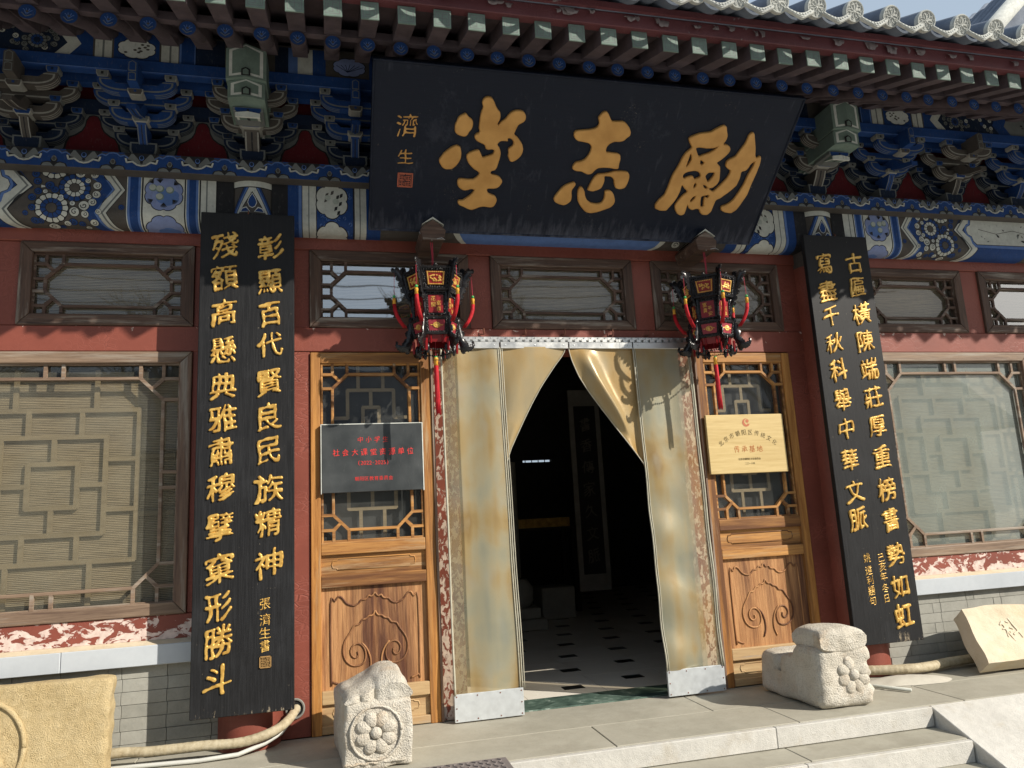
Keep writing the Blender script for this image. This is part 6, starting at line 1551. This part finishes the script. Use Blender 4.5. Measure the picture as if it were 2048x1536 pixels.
for c, r_ in (((cxm+.02, YS-.006, czm+.10), (.062, .03, .05)), ((cxm+.06, YS-.010, czm+.085), (.035, .03, .025)), ((cxm-.03, YS-.010, czm+.05), (.05, .03, .06)), ((cxm+.085, YS-.012, czm-.035), (.032, .03, .032)), ((cxm+.085, YS-.022, czm-.035), (.017, .02, .017)), ((cxm+.10, YS-.004, czm-.09), (.03, .025, .06)), ((cxm+.02, YS-.004, czm-.07), (.06, .025, .09)), ((cxm-.08, YS-.002, czm-.02), (.05, .02, .10)), ((cxm+.03, YS, czm+.02), (.09, .018, .04))):
    fg.ball(c, r_, 14, 8)
fg.tube([(cxm+.12, YS-.006, czm-.02), (cxm+.13, YS-.012, czm-.06), (cxm+.11, YS-.012, czm-.11), (cxm+.07, YS-.010, czm-.14)], [.014, .018, .016, .010], 8)
fg.build('carved_figure', SANDST, sy, smooth=True)
# cream slab leaning on the right brick wall
sr = thing('inscribed_slab', 'cream limestone slab with faint incised characters, leaning on the brick wall at right', 'stone slab', (3.70, -.40, 0))
tilt = math.radians(40); UPs = Vector((0, math.sin(tilt), math.cos(tilt))); Ns = Vector((0, -math.cos(tilt), math.sin(tilt)))
def slab_r(u, v, w_):
    Ln, Hh, Th = .95, .355, .105
    s_ = lerp(-.02, Ln, u); h_ = Hh*w_; left = .085*w_+(.005*math.sin(w_*9)); s_ = lerp(left, Ln, u); t_ = Th*v
    edge = .010
    p = Vector((s_-.02, 0, 0))+UPs*(h_+(.012*math.sin(u*7) if w_ > .9 else 0))-Ns*t_
    return p+Vector((0, -.045+.0, .078))
stone_block('slab_body', SLABST, sr, slab_r, 40, 8, 20, .006, 12, 50)
MR_ = Matrix(((1, UPs.x, Ns.x, 0), (0, UPs.y, Ns.y, -.045), (0, UPs.z, Ns.z, .078), (0, 0, 0, 1)))
INC = stone('incised_line', [(.50, .42, .30), (.60, .52, .385), (.655, .58, .45)], 14, .4)
for c, x, y_, s_ in (('科', .30, .19, .16), ('第', .53, .20, .16), ('進', .76, .20, .16)):
    glyphs('incised_character', [(c, x, y_, s_*1.05, 0)], INC, sr, .001, MR_ @ Matrix.Translation((0, 0, .0035)), .9, -.12, 56)
wd = tag(MB().box(3.86, 4.6, -.33, -.27, 0.001, .035).build('wood_batten', WOODX, bevel=.004), 'dark wooden batten lying on the floor under the cream slab', 'batten')
# ================================================================ wrapped pipes, cement, stick, mat
WRAP = (lambda g: g.done(g.ramp(g.noise(g.co((1, 1, 1)), 30, 5, .7), [(.3, (.27, .215, .13)), (.5, (.40, .34, .225)), (.7, (.48, .42, .30))]), .7, g.bump(g.noise(g.co(), 50, 4), .5, .004)))(G('cloth_wrapped_pipe'))
def wrapped(name, pts, r_, label):
    P = [Vector(p) for p in pts]; Q = []
    for i in range(len(P)-1):
        p0, p1, p2, p3 = P[max(i-1, 0)], P[i], P[i+1], P[min(i+2, len(P)-1)]
        n = max(2, int((p2-p1).length/.006))
        for k in range(n):
            t = k/n; Q.append(.5*((2*p1)+(-p0+p2)*t+(2*p0-5*p1+4*p2-p3)*t*t+(-p0+3*p1-3*p2+p3)*t**3))
    rad = [r_*(1+.05*((i % 5)/5)+.06*noise.noise(Vector((i*.07, 3, 0)))) for i in range(len(Q))]
    m = MB().tube(Q, rad, 14); o = m.build(name, WRAP, None, smooth=True); return tag(o, label, 'pipe')
wrapped('wrapped_pipe', [(-1.40, -.12, .03)]+[(lambda q, y_: (q[0], y_, q[1]))(at(px_, py_, y_), y_) for px_, py_, y_ in ((221, 1508, -.15), (300, 1503, -.175), (400, 1492, -.19), (480, 1485, -.20), (540, 1466, -.185), (575, 1442, -.12))]+[(-.190, .02, .150)], .022, 'cloth-wrapped pipe along the floor below the left board, entering the red post')
PVC = simple('white_pvc', (.52, .52, .48), .5, .15)
tag(MB().tube([(-1.3, -.16, .012), (-.90, -.20, .012), (-.62, -.23, .012), (-.45, -.22, .016), (-.33, -.17, .04), (-.26, -.14, .07), (-.205, -.09, .125), (-.18, .01, .14)], .010, 10).build('thin_cable', PVC, None, smooth=True), 'thin pale cable curving below the wrapped pipe', 'cable')
hl = part(MB().tube([(-.200, -.004, .147), (-.200, .012, .147)], .043, 20), 'pipe_hole', simple('hole_dark', (.01, .01, .01), .9)); 
hr_ = part(MB().tube([(-.200+.044*math.cos(a), -.006, .147+.046*math.sin(a)) for a in [2*math.pi*i/24 for i in range(25)]], .006, 6), 'hole_rim', MORTAR)
wrapped('wrapped_pipe', [(2.95, -.05, .04), (3.18, -.16, .04), (3.34, -.21, .042), (3.5, -.20, .04), (3.68, -.16, .04), (4.2, -.10, .04)], .027, 'cloth-wrapped pipe on the floor between the right column and the cream slab')
def mound():
    m = MB(); n = 26; vs_ = []; fs_ = []
    for j in range(9):
        for i in range(n):
            a = 2*math.pi*i/n; rr = (1-j/8); R = 1+.25*noise.noise(Vector((math.cos(a)*2, math.sin(a)*2, 4)))
            vs_.append((.27*rr*R*math.cos(a), .105*rr*R*math.sin(a)-.08*rr*math.cos(a)*.5, .032*(1-rr**2.2)+.004*noise.noise(Vector((i*.9, j*.9, 1)))*(1-rr)))
    for j in range(8):
        for i in range(n): fs_.append((j*n+i, j*n+(i+1) % n, (j+1)*n+(i+1) % n, (j+1)*n+i))
    return m.add(vs_, fs_)
o = mound().build('cement_patch', stone('white_cement', [(.42, .39, .33), (.50, .47, .40), (.56, .53, .46)], 12, .4, .004), None, smooth=True); o.location = (3.22, -.31, .0005); struct(o)
tag(MB().tube([(2.80, -.16, .012), (2.955, -.36, .012), (3.06, -.53, .012)], .0095, 8).build('white_stick', P_CREAM, None, smooth=True), 'thin white stick lying on the floor beside the right door stone', 'stick')
RUB = simple('grey_rubber', (.16, .14, .135), .75, .15, 30, .2)
mt = thing('door_mat', 'grey rubber mat with ridged herringbone strips on the platform edge', 'mat', (.42, -.85, 0))
MB().box(-.34, .315, -.25, .105, .002, .010).build('mat_base', RUB, mt, bevel=.003)
for i in range(22):
    for j in range(12):
        x = -.31+i*.028; y = -.23+j*.028
        if x > .3: continue
        a = .8 if (i+j) % 2 else -.8; c, s_ = math.cos(a)*.011, math.sin(a)*.011
        if j < 6: continue
        MB().tube([(x-c, y-s_, .012), (x+c, y+s_, .012)], .0028, 5).build('ridge', RUB, mt)
# ================================================================ inside the room
fw = simple('scroll_border', (.22, .21, .19), .8)
sc = thing('hanging_scroll', 'long black scroll with pale border hanging in the dark room', 'scroll', (2.53, 3.0, .3))
MB().box(-.165, .165, 0, .02, 0, 2.02).build('border', fw, sc); MB().box(-.115, .115, -.004, 0, .16, 1.85).build('scroll_field', simple('scroll_black', (.014, .013, .014), .8), sc)
for i, c in enumerate('書香傳家久文脈'):
    glyphs('faint_character', [(c, 0, 1.66-.22*i, .17, 0)], simple('faint_ink', (.10, .09, .075), .8) if i == 0 else bpy.data.materials['faint_ink'], sc, .001, FR @ Matrix.Translation((0, 0, .0042)), 1, .05, 30, False)
pb = thing('stone_pedestal', 'pale round stone column base on stepped plinth inside the doorway', 'pedestal', (1.66, 3.1, 0))
PST = stone('pedestal_stone', [(.25, .25, .22), (.34, .33, .29), (.42, .40, .36)], 9, .3)
MB().box(-.30, .30, -.3, .3, 0, .10).build('plinth', PST, pb, bevel=.01); MB().box(-.25, .25, -.25, .25, .10, .20).build('plinth', PST, pb, bevel=.01)
MB().tube([(0, 0, .2), (0, 0, .25), (0, 0, .38), (0, 0, .46)], [.20, .24, .24, .18], 28).build('drum', PST, pb, smooth=True, auto=40)
MB().tube([(0, 0, .46), (0, 0, 1.6)], .13, 24).build('shaft', PST, pb, smooth=True, auto=40)
tag(MB().box(2.08, 2.44, 3.42, 3.8, 0, .32).build('stone_block', PST, None, bevel=.01), 'low pale stone block on the floor of the dark room', 'stone block')
cb2 = thing('display_table', 'dark display table with a gilt-edged cloth deep in the room', 'table', (2.28, 4.1, 0))
DK = simple('dark_timber', (.03, .02, .015), .6)
MB().box(-.4, .4, -.2, .3, .90, .94).build('table_top', DK, cb2)
for sx_ in (-.36, .36):
    for sy_ in (-.16, .26): MB().box(sx_-.03, sx_+.03, sy_-.03, sy_+.03, 0, .90).build('leg', DK, cb2)
MB().box(-.3, .3, -.215, -.205, .93, 1.03).build('gilt_cloth', GOLD, cb2)
fl = MB()
for k in range(6): fl.box(2.66+.1*k, 2.668+.1*k, 6.42, 6.44, 1.72, 1.94)
fl.box(2.62, 3.2, 6.42, 6.44, 1.80, 1.81); part(fl, 'rear_window_lattice', DK)
# ================================================================ neighbouring roof, trees and the far side of the courtyard
nb = thing('neighbour_hall', 'tiled gable roof corner of the next hall rising behind the eaves', 'building', (9.0, 2.2, 0))
TL2 = TILE
a0 = Vector((-3.0, 0.6, 4.1)); 
def nroof():
    m = MB()
    m.prism([(-2.9, 5.1), (4.5, 8.6), (4.5, 8.5), (-2.9, 4.95)], -1.75, 6, 'y')
    return m
nr = MB(); nr.prism([(-2.6, 5.02), (.5, 8.0), (4.5, 8.0), (4.5, 4.2), (-2.2, 4.2)], .6, 8, 'y'); nr.build('gable', TILE, nb)
for k in range(34):
    t0 = Vector((-2.75, .5-.0, 5.0))+Vector((0, .22*k, 0)); MB().tube([t0, t0+Vector((3.2, 0, 3.08))], .075, 10).build('cover_tile', TILE, nb, smooth=True)
MB().tube([(-2.75, .42, 4.95), (.5, .42, 8.07)], .11, 10).build('verge_tile', TILEEND, nb, smooth=True)
MB().box(-2.5, 4, .7, 7, 0, 4.9).build('wall', BRICK, nb)
BARK = simple('grey_bark', (.10, .085, .07), .9, .3, 20, .6)
def tree(x, y, h, seed, label):
    t = thing('bare_tree', label, 'tree', (x, y, -.45)); rnd = random.Random(seed); tr = MB(); tw = MB()
    def grow(p, d_, l, r_, lev):
        q = p+d_*l; mid = p+d_*l*.5+Vector((rnd.uniform(-1, 1), rnd.uniform(-1, 1), 0))*l*.06
        (tr if lev < 2 else tw).tube([p, mid, q], [r_, r_*.85, r_*.7], 7 if lev < 2 else 4, cap=False)
        if lev < 6:
            for _ in range(3 if lev < 5 else 2):
                nd = (d_+Vector((rnd.uniform(-1, 1), rnd.uniform(-1, 1), rnd.uniform(-.25, .7)))*.62).normalized()
                grow(q, nd, l*rnd.uniform(.62, .85), r_*.62, lev+1)
    grow(Vector((0, 0, 0)), Vector((0, 0, 1)), h*.26, h*.022, 0)
    tr.build('trunk', BARK, t, smooth=True); tw.build('crown', BARK, t)
for x, y, h, s_, lb in ((-3.5, -13, 8, 1, 'bare tree across the courtyard, seen mirrored in the panes left of the door'), (4.5, -15, 9, 2, 'tall bare tree across the courtyard, mirrored in the panes by the right column'), (11, -12, 8, 3, 'bare tree at the far right of the courtyard'), (-10, -14, 9, 5, 'bare tree at the far left of the courtyard')): tree(x, y, h, s_, lb)
fh = thing('facing_hall', 'low grey-roofed hall across the courtyard behind the viewer', 'building', (0, -17, -.45))
MB().box(-22, 22, -5, 0, 0, 3.8).build('wall', BRICK, fh); MB().prism([(.9, 3.7), (-2.5, 6.4), (-6, 3.7)], -23, 23, 'x').build('roof', TILE, fh)
for i in range(5): tag(MB().tube([(-14+28*k/12, -11-i*.3, 6.2+i*.35-1.0*(1-((k-6)/6)**2)*.7) for k in range(13)], .012, 5).build('overhead_wire', P_BLACK), ('lowest', 'second lowest', 'middle', 'second highest', 'highest')[i]+' of the five dark overhead wires across the courtyard sky', 'wire', 'overhead wires across the courtyard')
